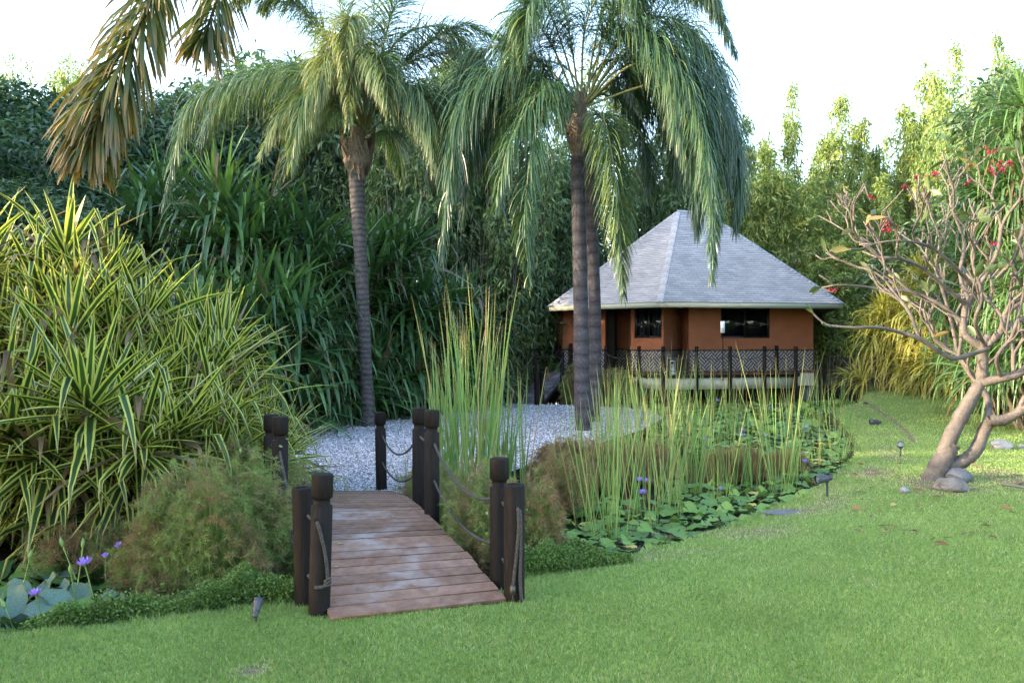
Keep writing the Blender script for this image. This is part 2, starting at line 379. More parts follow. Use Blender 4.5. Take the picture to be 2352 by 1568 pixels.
# pond water
m, t, N, Lk, b = newmat("pond_water")
b.inputs["Base Color"].default_value = (.010, .013, .010, 1); b.inputs["Roughness"].default_value = .06; b.inputs["Specular IOR Level"].default_value = .5
nz = noise(N, Lk, 2.5, 3, poscoord(N)); bp = N.new("ShaderNodeBump"); bp.inputs["Strength"].default_value = .06; bp.inputs["Distance"].default_value = .05
Lk.new(nz.outputs[0], bp.inputs["Height"]); Lk.new(bp.outputs[0], b.inputs["Normal"])
mb = MB(); mb.add([(-95, 2, WZ), (30, 2, WZ), (30, 70, WZ), (-95, 70, WZ)], Q=[(0, 1, 2, 3)])
tag(mb.build("pond_water", m), kind="structure")

# lawn blades (one mass): denser close to the lens's side of the garden where each blade shows
rng = np.random.default_rng(11)
def scatter(n, ymin, ymax, xr=(-.70, .70)):
    u = rng.random(n); y = 1 / (1 / ymin + u * (1 / ymax - 1 / ymin)); x = y * (xr[0] + rng.random(n) * (xr[1] - xr[0])); return x, y
X, Y = scatter(1000000, 4.2, 34); X2, Y2 = scatter(420000, 3.2, 30, (-1.5, 1.5)); o2 = np.abs(X2 / Y2) > .69; X, Y = np.concatenate([X, X2[o2]]), np.concatenate([Y, Y2[o2]])
ok = ~inside(X, Y, OUTER) | (seg_dist(X, Y, OUTER) < .06)
bm_ = bare_mask(X, Y); ok &= rng.random(len(X)) > bm_ * .96
ok &= ~((Y > 6.35) & (Y < 13) & inside(X, Y, np.array([(-1.42, 6.44), (-.08, 6.88), (-1.95, 12.6), (-3.9, 12.7)])))
X, Y = X[ok], Y[ok]; Z = ground_h(X, Y); n = len(X)
edge_d = seg_dist(X, Y, OUTER)
tall = np.clip(1 - edge_d / .35, 0, 1) * (vn(X, Y, 3, 2) > -.2)
Lg = (.018 + .018 * rng.random(n)) * (1 + .35 * np.clip(vn(X, Y, 60, 33), -1, 1)) * (1 + 1.6 * tall * rng.random(n)) * (1 + .02 * Y)
Wg = .0020 + .00028 * np.maximum(Y - 4, 0) + .0012 * rng.random(n)
az = rng.random(n) * 6.283; tilt = .15 + .9 * rng.random(n)
D = np.stack([np.cos(az) * tilt, np.sin(az) * tilt, np.ones(n)], -1); D = nrm(D)
r = nrm(np.cross(D, nrm(np.stack([np.cos(az * 3 + 1), np.sin(az * 3 + 1), np.zeros(n)], -1)) + 1e-3))
B = np.stack([X, Y, Z - .004], -1)
V = np.stack([B - r * Wg[:, None], B + r * Wg[:, None], B + D * Lg[:, None]], 1)
mott = .16 * vn(X, Y, 38, 31) + .20 * vn(X, Y, 75, 32) * (Y < 14)
patch = .5 + .5 * vn(X, Y, 1.1, 4) * .6 + .25 * vn(X, Y, 4.5, 9)
tg = np.clip(.12 + .75 * rng.random(n) * (.35 + .65 * patch) + .16 * patch + mott, .08, .95)
dry = rng.random(n) < (.06 + .35 * np.clip(bm_[ok] * 2, 0, 1) + .05 * (vn(X, Y, 2.2, 14) > .35)); tg = np.where(dry, np.where(rng.random(n) < .5, .0, 1.0), tg)
mb = MB(); mb.add(V.reshape(-1, 3), T=np.arange(3 * n).reshape(-1, 3), tint=np.repeat(tg, 3))
tag(mb.build("lawn_grass", M['grass']), "short mown green lawn grass around the pond", "grass", kind="stuff")

# gravel island: bed and loose chips
GRAV = np.array([(-5.6, 12.9), (-3.95, 12.62), g2(690, 1140), g2(893, 1140), g2(1000, 1131), g2(1100, 1109), g2(1235, 1063), g2(1340, 1031), g2(1474, 988), g2(1524, 960), (4.7, 28.2), (2.7, 29.8),
                 (.6, 30.8), (-.35, 31.1), (-2.0, 31.0), (-3.6, 29.0), (-5.5, 26.5), (-7.4, 24.4), (-7.6, 20), (-7.4, 16)])
m, t, N, Lk, b = newmat("gravel_bed")
pc = poscoord(N); vo = N.new("ShaderNodeTexVoronoi"); vo.inputs["Scale"].default_value = 38; Lk.new(pc, vo.inputs["Vector"])
hs = N.new("ShaderNodeSeparateColor"); Lk.new(vo.outputs["Color"], hs.inputs[0])
c = ramp(N, Lk, hs.outputs[0], [(0, (.07, .07, .08)), (.4, (.27, .265, .29)), (1, (.60, .58, .63))]).outputs[0]
nz = noise(N, Lk, .8, 4, pc); c = mixc(N, Lk, 1.0, c, ramp(N, Lk, nz.outputs[0], [(.3, (.78, .78, .78)), (.7, (1.1, 1.1, 1.1))]).outputs[0], 'MULTIPLY')
Lk.new(c, b.inputs["Base Color"]); b.inputs["Roughness"].default_value = .9
bp = N.new("ShaderNodeBump"); bp.inputs["Strength"].default_value = .8; bp.inputs["Distance"].default_value = .02; bp.invert = True
Lk.new(vo.outputs["Distance"], bp.inputs["Height"]); Lk.new(bp.outputs[0], b.inputs["Normal"])
import mathutils.geometry as mg
tri = mg.tessellate_polygon([[Vector((p[0], p[1], 0)) for p in GRAV]])
mb = MB(); mb.add([(p[0], p[1], GZ + .012) for p in GRAV], T=[(a, b_, c_) for a, b_, c_ in tri])
gb = mb.build("gravel_path", m); tag(gb, kind="structure")
if gb.data.polygons[0].normal.z < 0: gb.data.flip_normals()
rng = np.random.default_rng(5)
X, Y = scatter(130000, 12, 32, (-.45, .25)); ok = inside(X, Y, GRAV); X, Y = X[ok], Y[ok]; n = len(X)
oct_ = np.array([(1, 0, 0), (0, 1, 0), (-1, 0, 0), (0, -1, 0), (0, 0, 1), (0, 0, -.6)])
sz = (.009 + .012 * rng.random(n)) * (1 + .02 * (Y - 12))
az = rng.random(n) * 6.28; sc = np.stack([sz * (1 + .5 * rng.random(n)), sz, sz * (.45 + .4 * rng.random(n))], -1)
v = oct_[None] * sc[:, None] * (1 + .25 * rng.normal(size=(n, 6, 1)))
tl = rng.normal(size=n) * .35
vx = v[..., 0] * np.cos(tl)[:, None] - v[..., 2] * np.sin(tl)[:, None]; vz = v[..., 0] * np.sin(tl)[:, None] + v[..., 2] * np.cos(tl)[:, None]
x = vx * np.cos(az)[:, None] - v[..., 1] * np.sin(az)[:, None]; y = vx * np.sin(az)[:, None] + v[..., 1] * np.cos(az)[:, None]
V = np.stack([x + X[:, None], y + Y[:, None], vz + GZ + .018 + .006 * rng.random(n)[:, None]], -1)
ft = np.array([(0, 1, 4), (1, 2, 4), (2, 3, 4), (3, 0, 4), (1, 0, 5), (2, 1, 5), (3, 2, 5), (0, 3, 5)])
T = (np.arange(n) * 6)[:, None, None] + ft[None]
m, t, N, Lk, b = newmat("gravel_chip")
Lk.new(ramp(N, Lk, attr(N, "tint"), [(0, (.05, .05, .06)), (.25, (.20, .20, .22)), (.6, (.42, .41, .45)), (.93, (.74, .72, .77)), (1, (.25, .2, .13))]).outputs[0], b.inputs["Base Color"]); b.inputs["Roughness"].default_value = .8
mb = MB(); mb.add(V.reshape(-1, 3), T=T.reshape(-1, 3), tint=np.repeat(rng.random(n), 6))
tag(mb.build("gravel", m), "pale grey stone chips covering the island path", "gravel", kind="stuff")

# ------------------------------------------------------------------ wood, rope
def woodmat(name, c1, c2, c3, rough=.6, stretch=(1, 1, 1), bleach=None):
    m, t, N, Lk, b = newmat(name)
    mp = N.new("ShaderNodeMapping"); mp.inputs["Scale"].default_value = stretch; Lk.new(objcoord(N), mp.inputs[0])
    n1 = noise(N, Lk, 9, 8, mp.outputs[0], .65)
    c = ramp(N, Lk, n1.outputs[0], [(.25, c1), (.5, c2), (.75, c3)]).outputs[0]
    tv = ramp(N, Lk, attr(N, "tint"), [(0, (.72, .70, .70)), (1, (1.22, 1.2, 1.2))]).outputs[0]
    c = mixc(N, Lk, 1.0, c, tv, 'MULTIPLY')
    if bleach:
        n2 = noise(N, Lk, 2.4, 6, poscoord(N), .6)
        mr = N.new("ShaderNodeMapRange"); mr.inputs[1].default_value = .50; mr.inputs[2].default_value = .66; Lk.new(n2.outputs[0], mr.inputs[0])
        mid = math_(N, Lk, 'MULTIPLY', mr.outputs[0], attr(N, "wear")); c = mixc(N, Lk, mid, c, bleach)
    Lk.new(c, b.inputs["Base Color"]); b.inputs["Roughness"].default_value = rough; b.inputs["Specular IOR Level"].default_value = .16
    bp = N.new("ShaderNodeBump"); bp.inputs["Strength"].default_value = .5; bp.inputs["Distance"].default_value = .006
    Lk.new(n1.outputs[0], bp.inputs["Height"]); Lk.new(bp.outputs[0], b.inputs["Normal"])
    return m
M['post'] = woodmat("post_wood", (.0035, .0027, .0025), (.0075, .005, .0042), (.017, .0115, .010), .7, (6, 6, .5))
M['deck'] = woodmat("deck_board", (.095, .052, .036), (.165, .097, .068), (.235, .15, .112), .55, (1, 1, 1), bleach=(.27, .225, .21))
M['deck_far'] = woodmat("boardwalk_board", (.06, .05, .05), (.10, .085, .085), (.16, .14, .14), .6, (1, 1, 1), bleach=(.26, .24, .25))
M['rope'] = plain("rope_fibre", (.05, .044, .04), .9, var=.45, scale=60, bump=.6, bscale=160)
M['beam'] = plain("dark_beam", (.018, .014, .012), .8, var=.4)

def rope_mb(pts, r=.016, strands=3, pitch=.085, n=5):
    """a laid rope: three strands twisted round the curve"""
    mb = MB(); K = 10 * len(pts); c = bez(pts, max(30, int(np.sum(np.linalg.norm(np.diff(np.asarray(pts, float), axis=0), axis=1)) / .012)))
    L = np.concatenate([[0], np.cumsum(np.linalg.norm(np.diff(c, axis=0), axis=1))])
    t = nrm(np.gradient(c, axis=0)); ref = np.array((.3, .9, .2)); u = nrm(np.cross(t, ref)); v = np.cross(t, u)
    for k in range(strands):
        a = L / pitch * 2 * math.pi + k * 2 * math.pi / strands
        mb.tube(c + (u * np.cos(a)[:, None] + v * np.sin(a)[:, None]) * r * .52, r * .62, n=n)
    return mb
def sag(a, b, s, n=7):
    a = np.asarray(a, float); b = np.asarray(b, float); t = np.linspace(0, 1, n)[:, None]
    return a + (b - a) * t - np.array((0, 0, 1.)) * (4 * s * t * (1 - t))
def cap_post(parent, x, y, zb, zt, r=.088, capped=True, lean=(0, 0), seed=0, holes=True, n=28):
    """turned timber post: shaft, neck groove and round head"""
    rs = np.random.RandomState(seed); h = zt - zb
    if capped:
        prof = [(r, -.25), (r, h - .262), (r - .006, h - .255), (r * .76, h - .25), (r * .76, h - .195), (r * .80, h - .19)]
        head = [(r * .76, h - .205), (r * .94, h - .19), (r, h - .183), (r * 1.01, h - .10), (r * 1.0, h - .014), (r * .95, h - .002), (r * .6, h), (0.0, h)]
    else:
        prof = [(r, -.25), (r, h - .012), (r * .96, h), (r * .72, h), (r * .68, h - .012), (0.0, h - .012)]; head = None
    Mx = Matrix.Rotation(lean[0], 3, 'X') @ Matrix.Rotation(lean[1], 3, 'Y')
    mb = MB(); mb.lathe((0, 0, 0), prof, n, M=Mx, tint=rs.rand())
    po = mb.build("post", M['post'], parent, smooth=False); po.location = (x, y, zb)
    for p_ in po.data.polygons: p_.use_smooth = True
    if head:
        mh = MB(); mh.lathe((0, 0, 0), head, n, M=Mx, tint=rs.rand()); hd = mh.build("post_cap", M['post'], po)
    return po, Mx
def hole(parent, x, y, z, dx, dy, r=.02):
    """black plug whose colour stands in for the shade inside a rope hole"""
    d = np.array((dx, dy, 0.)); d /= np.linalg.norm(d)
    mb = MB(); c = np.array((x, y, z)); mb.tube([c - d * .01, c + d * .004], r, n=14, cap=True)
    mb.build("rope_hole_shade", M['black'], parent)  # solid plug, its black stands in for the hole's inner shade
M['black'] = plain("hole_shade_black", (.003, .003, .003), 1.0, var=0)

# footbridge
bridge = empty("footbridge", (-.75, 6.7, 0), label="arched timber plank footbridge with dark rope posts leading onto the gravel island", cat="footbridge")
bi = np.array(bridge.location)
def bl(p): return np.asarray(p, float) - bi
Lp = bez([(-1.42, 6.42, 0), (-2.48, 8.97, 0), (-3.0, 10.6, 0), (-3.75, 12.75, 0)], 60)
Rp = bez([(-.05, 6.90, 0), (-.93, 9.2, 0), (-1.38, 10.6, 0), (-1.93, 12.7, 0)], 60)
def zdeck(t): return .035 + (-.155) * t + .30 * (4 * t * (1 - t)) ** 1.0
rs = np.random.RandomState(4)
mb = MB(); NB = 41
for i in range(NB):
    t0, t1 = i / NB, (i + 1) / NB; g = .007 / 6.2
    a, b_, c_, d_ = [np.array([np.interp(tt, np.linspace(0, 1, 60), pp[:, k]) for k in range(2)] + [zdeck(tt)]) for tt, pp in ((t0 + g, Lp), (t0 + g, Rp), (t1 - g, Rp), (t1 - g, Lp))]
    sd_ = (b_ - a) / np.linalg.norm(b_ - a); e0, e1 = rs.randn(2) * .008; a = a - sd_ * e0; d_ = d_ - sd_ * e0; b_ = b_ + sd_ * e1; c_ = c_ + sd_ * e1
    zz = np.array((0, 0, rs.randn() * .002)); dn = np.array((0, 0, -.032))
    # board top subdivided across for the weathering attribute
    K = 9; top = []; wear = []
    for k in range(K):
        f = k / (K - 1); top += [a + (b_ - a) * f + zz, d_ + (c_ - d_) * f + zz]; wv = math.exp(-((f - .5) / .33) ** 2) * (.9 + .1 * rs.rand()); wear += [wv, wv]
    tn = rs.rand()
    mb.add(top, Q=[(2 * k, 2 * k + 2, 2 * k + 3, 2 * k + 1) for k in range(K - 1)], tint=tn, wear=wear)
    bot = [a + zz, b_ + zz, c_ + zz, d_ + zz]; bot = [p for p in bot] + [p + dn for p in bot]
    mb.add(bot, Q=[(4, 5, 1, 0), (5, 6, 2, 1), (6, 7, 3, 2), (7, 4, 0, 3), (7, 6, 5, 4)], tint=tn, wear=0)
    for f in (.06, .94):
        for q_ in (.3, .7):
            c0 = a + (b_ - a) * f + (d_ - a) * q_ + zz; mb.box(c0 + (0, 0, .0012), (.008, .008, .003), tint=0, wear=0)
o = mb.build("plank_deck", M['deck'], bridge, loc=bi); o.location = (0, 0, 0)
for pp in (Lp, Rp):
    mb = MB(); inn = (Rp - Lp) * (.06 if pp is Lp else -.06)
    c = np.stack([pp[:, 0] + inn[:, 0], pp[:, 1] + inn[:, 1], [zdeck(k / 59) - .125 for k in range(60)]], -1)
    for k in range(59):
        a, b_ = c[k], c[k + 1]; t_ = nrm((b_ - a)[None])[0]; s_ = np.array((t_[1], -t_[0], 0)) * .035; u_ = np.array((0, 0, .09))
        mb.add([a - s_ - u_, a + s_ - u_, a + s_ + u_, a - s_ + u_, b_ - s_ - u_, b_ + s_ - u_, b_ + s_ + u_, b_ - s_ + u_], Q=[(0, 1, 5, 4), (1, 2, 6, 5), (2, 3, 7, 6), (3, 0, 4, 7)])
    o = mb.build("beam", M['beam'], bridge, loc=bi)
PD = {}
for nm, px, d, pt, zb, cap_, lean in (("ln", 733, 6.62, 1087, 0, 1, (0, .025)), ("ll", 702, 6.98, 1119, 0, 0, (0, -.03)), ("lm", 641, 8.95, 956, .0, 1, (0, .01)), ("lm2", 623, 9.6, 951, .0, 1, (0, 0)), ("lf", 594, 13.0, 956, -.2, 1, (0, 0)),
                                ("rl", 1181, 7.0, 1112, 0, 0, (0, 0)), ("rn", 1147, 7.35, 1051, 0, 1, (0, 0)), ("rm", 992, 9.3, 941, .0, 1, (0, 0)), ("rm2", 963, 10.05, 936, .0, 1, (0, 0)), ("rf", 876.5, 12.9, 946, -.2, 1, (0, -.02))):
    p = P(px, pt, d); zt = p[2]; PD[nm] = (p[0], d, zb, zt)
    po, _ = cap_post(bridge, p[0] - bi[0], d - bi[1], zb, zt, .086 if cap_ else .089, bool(cap_), lean, seed=hash(nm) % 999 if False else len(PD))
def pt(nm, z, dx=0, dy=0): p = PD[nm]; return np.array((p[0] + dx, p[1] + dy, z))
def zt(nm, dn): return PD[nm][3] - dn
def addrope(pts, r=.0135):
    o = rope_mb(pts, r).build("rope", M['rope'], bridge, smooth=True, loc=bi); o.location = (0, 0, 0); return o
for a, b_, s1 in (("rn", "rm", .22), ("rm2", "rf", .26), ("ll", "lm", .22), ("lm2", "lf", .24)):
    for dn, ss in ((.36, s1), (.78, s1 * .8)):
        A_ = pt(a, zt(a, dn if a != "ll" else dn - .18)); B_ = pt(b_, zt(b_, dn)); dr = nrm((B_ - A_)[None])[0]; dr[2] = 0
        s_ = sag(A_ + dr * .07, B_ - dr * .07, ss, 9); addrope(s_)
        for q_, sg, nn_ in ((A_, 1, a), (B_, -1, b_)):
            hole(bridge, *(q_ + dr * sg * .085 - bi), *dr[:2])
# short loops between the doubled posts
for a, b_ in (("ln", "ll"), ("rn", "rl")):
    for dn in (.36, .86):
        A_ = pt(a, zt(a, dn)); B_ = pt(b_, zt(a, dn + .03)); addrope(sag(A_, B_, .03, 5))
for a, b_ in (("lm", "lm2"), ("rm", "rm2")):
    addrope(sag(pt(a, zt(a, .36)), pt(b_, zt(b_, .34)), .03, 5))
# hanging tails facing the lawn
def tail(nm, pts):
    p = PD[nm]; addrope([np.array((p[0] + x, p[1] + y, p[3] + z)) for x, y, z in pts], .015)
tail("ln", [(.0, -.07, -.37), (.02, -.105, -.40), (.045, -.105, -.50), (.075, -.09, -.66), (.088, -.085, -.80), (.085, -.09, -.86), (.05, -.10, -.885), (.0, -.10, -.89), (-.01, -.06, -.89)])
hole(bridge, *(np.array((PD["ln"][0] + .0, PD["ln"][1] - .083, PD["ln"][3] - .36)) - bi), 0, -1)
hole(bridge, *(np.array((PD["ln"][0] - .012, PD["ln"][1] - .083, PD["ln"][3] - .89)) - bi), 0, -1)
mb = MB(); c0 = np.array((PD["ln"][0] + .088, PD["ln"][1] - .09, PD["ln"][3] - .845)) - bi
for k in range(3): a_ = np.linspace(0, 2 * math.pi, 14); mb.tube(np.stack([c0[0] + .022 * np.cos(a_), c0[1] + .022 * np.sin(a_), c0[2] + .015 * np.sin(a_ + k) + (k - 1) * .014], -1), .009, n=6, cap=False)
mb.build("rope_knot", M['rope'], bridge, smooth=True)
tail("rl", [(.02, -.06, -.19), (.035, -.10, -.21), (.035, -.105, -.40), (.01, -.105, -.66), (-.01, -.10, -.83)])
tail("rl", [(.02, -.06, -.19), (.05, -.10, -.23), (.055, -.10, -.50), (.05, -.10, -.80), (.065, -.09, -1.0)])
hole(bridge, *(np.array((PD["rl"][0] + .02, PD["rl"][1] - .086, PD["rl"][3] - .19)) - bi), .2, -1, .022)
mb = MB(); c0 = np.array((PD["rl"][0] - .012, PD["rl"][1] - .105, PD["rl"][3] - .87)) - bi
mb.box(c0, (.045, .035, .075)); mb.tube([c0 + (0, 0, -.03), c0 + (.0, 0, -.10)], .007, n=8)
a_ = np.linspace(0, 6.28, 12); mb.lathe(c0 + (0, 0, -.125), [(0, -.022), (.014, -.015), (.017, 0), (.012, .015), (0, .024)], 12)
mb.build("rope_clasp", plain("tarnished_metal", (.08, .07, .06), .5, .7), bridge)

rng_ = np.random.default_rng(3); tt_ = np.array([.12, .2, .33, .42, .5, .6, .68, .75, .8, .86, .9, .55]); ff_ = rng_.random(12) * .8 + .1
B_l = np.array([np.array([np.interp(a, np.linspace(0, 1, 60), Lp[:, k] * (1 - f) + Rp[:, k] * f) for k in range(2)] + [zdeck(a) + .012]) for a, f in zip(tt_, ff_)]); az_ = rng_.random(12) * 6.28
mb = MB(); mb.ribbons(B_l, np.stack([np.cos(az_), np.sin(az_), np.full(12, .12)], -1), [.05, .07, .05, .22, .05, .06, .04, .3, .34, .06, .05, .05], [.03, .03, .025, .012, .03, .03, .025, .012, .012, .03, .03, .03], droop=.35, S_=5, fold=.3, tint=rng_.random(12) * .4 + .6, prof=[.3, .8, 1, .9, .6, .1]); tag(mb.build("leaf_litter", M['reed']), "fresh green leaf scraps fallen on the bridge planks", "leaf scraps", kind="stuff")

# ------------------------------------------------------------------ villa
K7 = 1.07
def H(px, d, z=0.0): x = (px - 1176) / F * d * K7; return np.array((x, d * K7, z))
DZ = 2.2 - 78 / 65 * K7           # deck level
def hz(py, d=30.3): return CAMZ - (py - 784) / F * d * K7
villa = empty("villa", (7.4 * K7, 35 * K7, WZ), label="terracotta garden villa with a grey shingled peaked roof and patterned dado standing over the pond", cat="villa")
vi = np.array(villa.location)
def vb(mb, name, mat, parent=villa, smooth=False):
    o = mb.build(name, mat, parent, smooth, loc=vi); o.location = (0, 0, 0); return o
M['wall'] = plain("terracotta_render", (.235, .088, .046), .92, var=.09, scale=2.5, bump=.25, bscale=220, spec=.15)
M['cream'] = plain("cream_paint", (.40, .37, .30), .7, var=.08, scale=1.2)
M['fascia'] = plain("fascia_paint", (.34, .345, .27), .6, var=.06, scale=2)
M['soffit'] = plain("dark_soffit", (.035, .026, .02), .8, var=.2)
M['frame'] = plain("black_frame", (.006, .006, .007), .4, var=0)
M['curtain'] = plain("pale_curtain", (.42, .42, .44), .9, var=.1)
W = [H(1293, 33.6), H(1390, 32.2), H(1400, 34.2), H(1447, 33.6), H(1449, 31.2), H(1524, 30.1), H(1564, 31.9), H(1582, 30.45), H(1868, 31.6)]
z0, z1 = DZ + .0, hz(700, 30)
back = [np.array((12.6 * K7, 36.6 * K7, 0)), np.array((9.2 * K7, 39.6 * K7, 0)), np.array((4.2 * K7, 39.2 * K7, 0)), np.array((1.75 * K7, 36.2 * K7, 0))]
walls = W + back
win = {4: (1457, 1519.5, 709, 776), 7: (1656, 1768, 706, 776)}   # wall index -> px window span
def onwall(i, px):
    a, b_ = walls[i], walls[(i + 1) % len(walls)]; k = (px - 1176) / F; d = b_ - a
    t = (k * a[1] - a[0]) / (d[0] - k * d[1]); return a + d * t
mb = MB(); zt_ = hz(700, 30) + .25
for i in range(len(walls)):
    a, b_ = walls[i].copy(), walls[(i + 1) % len(walls)].copy(); up_ = np.array((0, 0, 1.0)) * 0
    def quad(p, q_, za, zb): mb.add([(p[0], p[1], za), (q_[0], q_[1], za), (q_[0], q_[1], zb), (p[0], p[1], zb)], Q=[(0, 1, 2, 3)])
    if i in win:
        l, r_, t_, bo = win[i]; pl, pr = onwall(i, l), onwall(i, r_); zb_ = hz(bo, pl[1] / K7); ztp = hz(t_, pl[1] / K7)
        quad(a, pl, DZ - .25, zt_); quad(pr, b_, DZ - .25, zt_); quad(pl, pr, DZ - .25, zb_); quad(pl, pr, ztp, zt_)
        n_ = np.array((-(b_ - a)[1], (b_ - a)[0], 0)); n_ /= np.linalg.norm(n_)      # inward
        for p, q_, za, zb in ((pl, pl + n_ * .12, zb_, ztp), (pr + n_ * .12, pr, zb_, ztp)): quad(p, q_, za, zb)
        mb.add([(*pl[:2], zb_), (*pr[:2], zb_), (*(pr + n_ * .12)[:2], zb_), (*(pl + n_ * .12)[:2], zb_)], Q=[(0, 1, 2, 3)])
    else: quad(a, b_, DZ - .25, zt_)
vb(mb, "wall", M['wall'])
# windows
m, t, N, Lk, b = newmat("window_glass")
b.inputs["Base Color"].default_value = (.006, .007, .008, 1); b.inputs["Roughness"].default_value = .03; b.inputs["Specular IOR Level"].default_value = .9
tr = N.new("ShaderNodeBsdfTransparent"); tr.inputs[0].default_value = (.75, .78, .8, 1); mx = N.new("ShaderNodeMixShader"); mx.inputs[0].default_value = .5
Lk.new(b.outputs[0], mx.inputs[1]); Lk.new(tr.outputs[0], mx.inputs[2]); Lk.new(mx.outputs[0], N["Material Output"].inputs[0]); M['glass'] = m
M['room'] = plain("dark_room", (.02, .018, .016), 1, var=0)
for i, (l, r_, t_, bo) in win.items():
    pl, pr = onwall(i, l), onwall(i, r_); zb_ = hz(bo, pl[1] / K7); ztp = hz(t_, pl[1] / K7)
    ax = nrm((pr - pl)[None])[0]; n_ = np.array((-ax[1], ax[0], 0)); wd = np.linalg.norm(pr - pl)
    R_ = np.stack([ax, n_, (0, 0, 1)], 1)
    mb = MB(); fw = .08
    c0 = (pl + pr) / 2 + n_ * .07; hh = ztp - zb_; cz = (ztp + zb_) / 2
    for off, sz in (((0, 0, ztp - fw / 2 - cz), (wd, .07, fw)), ((0, 0, zb_ + fw / 2 - cz), (wd, .07, fw)), ((-wd / 2 + fw / 2, 0, 0), (fw, .072, hh)), ((wd / 2 - fw / 2, 0, 0), (fw, .072, hh)), ((0, 0.002, 0), (fw, .074, hh - .01))):
        mb.box(np.array((c0[0], c0[1], cz)) + R_ @ np.array(off), sz, rot=R_)
    fr = vb(mb, "window", M['frame'])
    for sgn in (-1, 1):
        mb = MB(); mb.box(np.array((c0[0], c0[1], cz)) + R_ @ np.array((sgn * wd / 4, .01, 0)), (wd / 2 - fw, .008, hh - fw * 1.5), rot=R_)
        o = mb.build("pane", M['glass'], fr, loc=vi)
    # curtain folds and the dark room behind
    mb = MB(); xs = np.linspace(-.5, .5, 90); side_ = -1 if i == 4 else 1
    for sg_, f0, f1 in (((-1, -.48, -.22), (1, .04, .46)) if i == 4 else ((1, .0, .0),)):
        if f0 == f1: continue
        u_ = np.linspace(f0, f1, 40) * wd; wv = .025 * np.sin(np.linspace(0, 30 * abs(f1 - f0) * 2, 40))
        pts0 = [np.array((c0[0], c0[1], cz)) + R_ @ np.array((uu, .16 + ww, -hh / 2)) for uu, ww in zip(u_, wv)]
        pts1 = [np.array((c0[0], c0[1], cz)) + R_ @ np.array((uu, .16 + ww, hh / 2)) for uu, ww in zip(u_, wv)]
        mb.add(pts0 + pts1, Q=[(k, k + 1, k + 41, k + 40) for k in range(39)])
    if mb.n: mb.build("curtain", M['curtain'], fr, smooth=True, loc=vi)
mb = MB(); cc = [w_ * .9 + np.array((7.6 * K7, 35.4 * K7, 0)) * .1 for w_ in walls]
for i in range(len(cc)):
    a, b_ = cc[i], cc[(i + 1) % len(cc)]
    if i in (4, 7): a = a + np.array((0, .9, 0)); b_ = b_ + np.array((0, .9, 0))
    mb.add([(a[0], a[1], DZ), (b_[0], b_[1], DZ), (b_[0], b_[1], zt_), (a[0], a[1], zt_)], Q=[(0, 1, 2, 3)])
vb(mb, "inner_wall", M['room'])  # near-black shell: the unlit room's darkness is put into its colour
# dado: fretwork panels along the foot of the walls, with rails
m, t, N, Lk, b = newmat("fretwork")
cu = attr(N, "u"); cv = attr(N, "v"); s_ = 1 / .46
ua = math_(N, Lk, 'MULTIPLY', math_(N, Lk, 'ADD', cu, cv), s_); va = math_(N, Lk, 'MULTIPLY', math_(N, Lk, 'SUBTRACT', cu, cv), s_)
par = math_(N, Lk, 'FLOORED_MODULO', math_(N, Lk, 'ADD', math_(N, Lk, 'FLOOR', ua), math_(N, Lk, 'FLOOR', va)), 2.0)
fu = math_(N, Lk, 'FRACT', ua); fv = math_(N, Lk, 'FRACT', va)
def stripes(f): return math_(N, Lk, 'GREATER_THAN', math_(N, Lk, 'FRACT', math_(N, Lk, 'MULTIPLY_ADD', f, 3.0, .22)), .46)
mxs = N.new("ShaderNodeMix"); mxs.data_type = 'FLOAT'; Lk.new(par, mxs.inputs[0]); Lk.new(stripes(fu), mxs.inputs[2]); Lk.new(stripes(fv), mxs.inputs[3])
# small breaks at the ends of the bars
end_u = math_(N, Lk, 'LESS_THAN', math_(N, Lk, 'ABSOLUTE', math_(N, Lk, 'SUBTRACT', fv, .5)), .46); end_v = math_(N, Lk, 'LESS_THAN', math_(N, Lk, 'ABSOLUTE', math_(N, Lk, 'SUBTRACT', fu, .5)), .46)
mxe = N.new("ShaderNodeMix"); mxe.data_type = 'FLOAT'; Lk.new(par, mxe.inputs[0]); Lk.new(end_u, mxe.inputs[2]); Lk.new(end_v, mxe.inputs[3])
f_ = math_(N, Lk, 'MULTIPLY', mxs.outputs[0], mxe.outputs[0])
c = mixc(N, Lk, f_, (.02, .010, .008), (.24, .225, .225)); Lk.new(c, b.inputs["Base Color"]); b.inputs["Roughness"].default_value = .7
M['fret'] = m; M['rail'] = plain("dado_rail", (.05, .022, .015), .6, var=.2)
dz1 = hz(803, 30.8); mr_ = MB(); udist = 0
for i in list(range(0, 8)) + [12]:
    a, b_ = walls[i].copy(), walls[(i + 1) % len(walls)].copy(); ax = nrm((b_ - a)[None])[0]; n_ = np.array((ax[1], -ax[0], 0)) * .02; ln = np.linalg.norm(b_ - a)
    mb = MB(); hgt = dz1 - (DZ + .12)
    mb.add([(*(a + n_)[:2], DZ + .10), (*(b_ + n_)[:2], DZ + .10), (*(b_ + n_)[:2], dz1 - .03), (*(a + n_)[:2], dz1 - .03)], Q=[(0, 1, 2, 3)], u=[udist, udist + ln, udist + ln, udist], v=[0, 0, hgt, hgt])
    udist += ln + .13
    vb(mb, "dado_panel", M['fret'])
    R_ = np.stack([ax, np.array((-ax[1], ax[0], 0)), (0, 0, 1)], 1); c0 = (a + b_) / 2 + n_
    mr_.box((c0[0], c0[1], dz1 - .01), (ln + .04, .06, .05), rot=R_); mr_.box((c0[0], c0[1], DZ + .075), (ln + .04, .058, .05), rot=R_)
    for e in (a, b_): mr_.box((e[0] + n_[0], e[1] + n_[1], (DZ + .075 + dz1) / 2), (.05, .05, dz1 - DZ - .13), rot=R_)
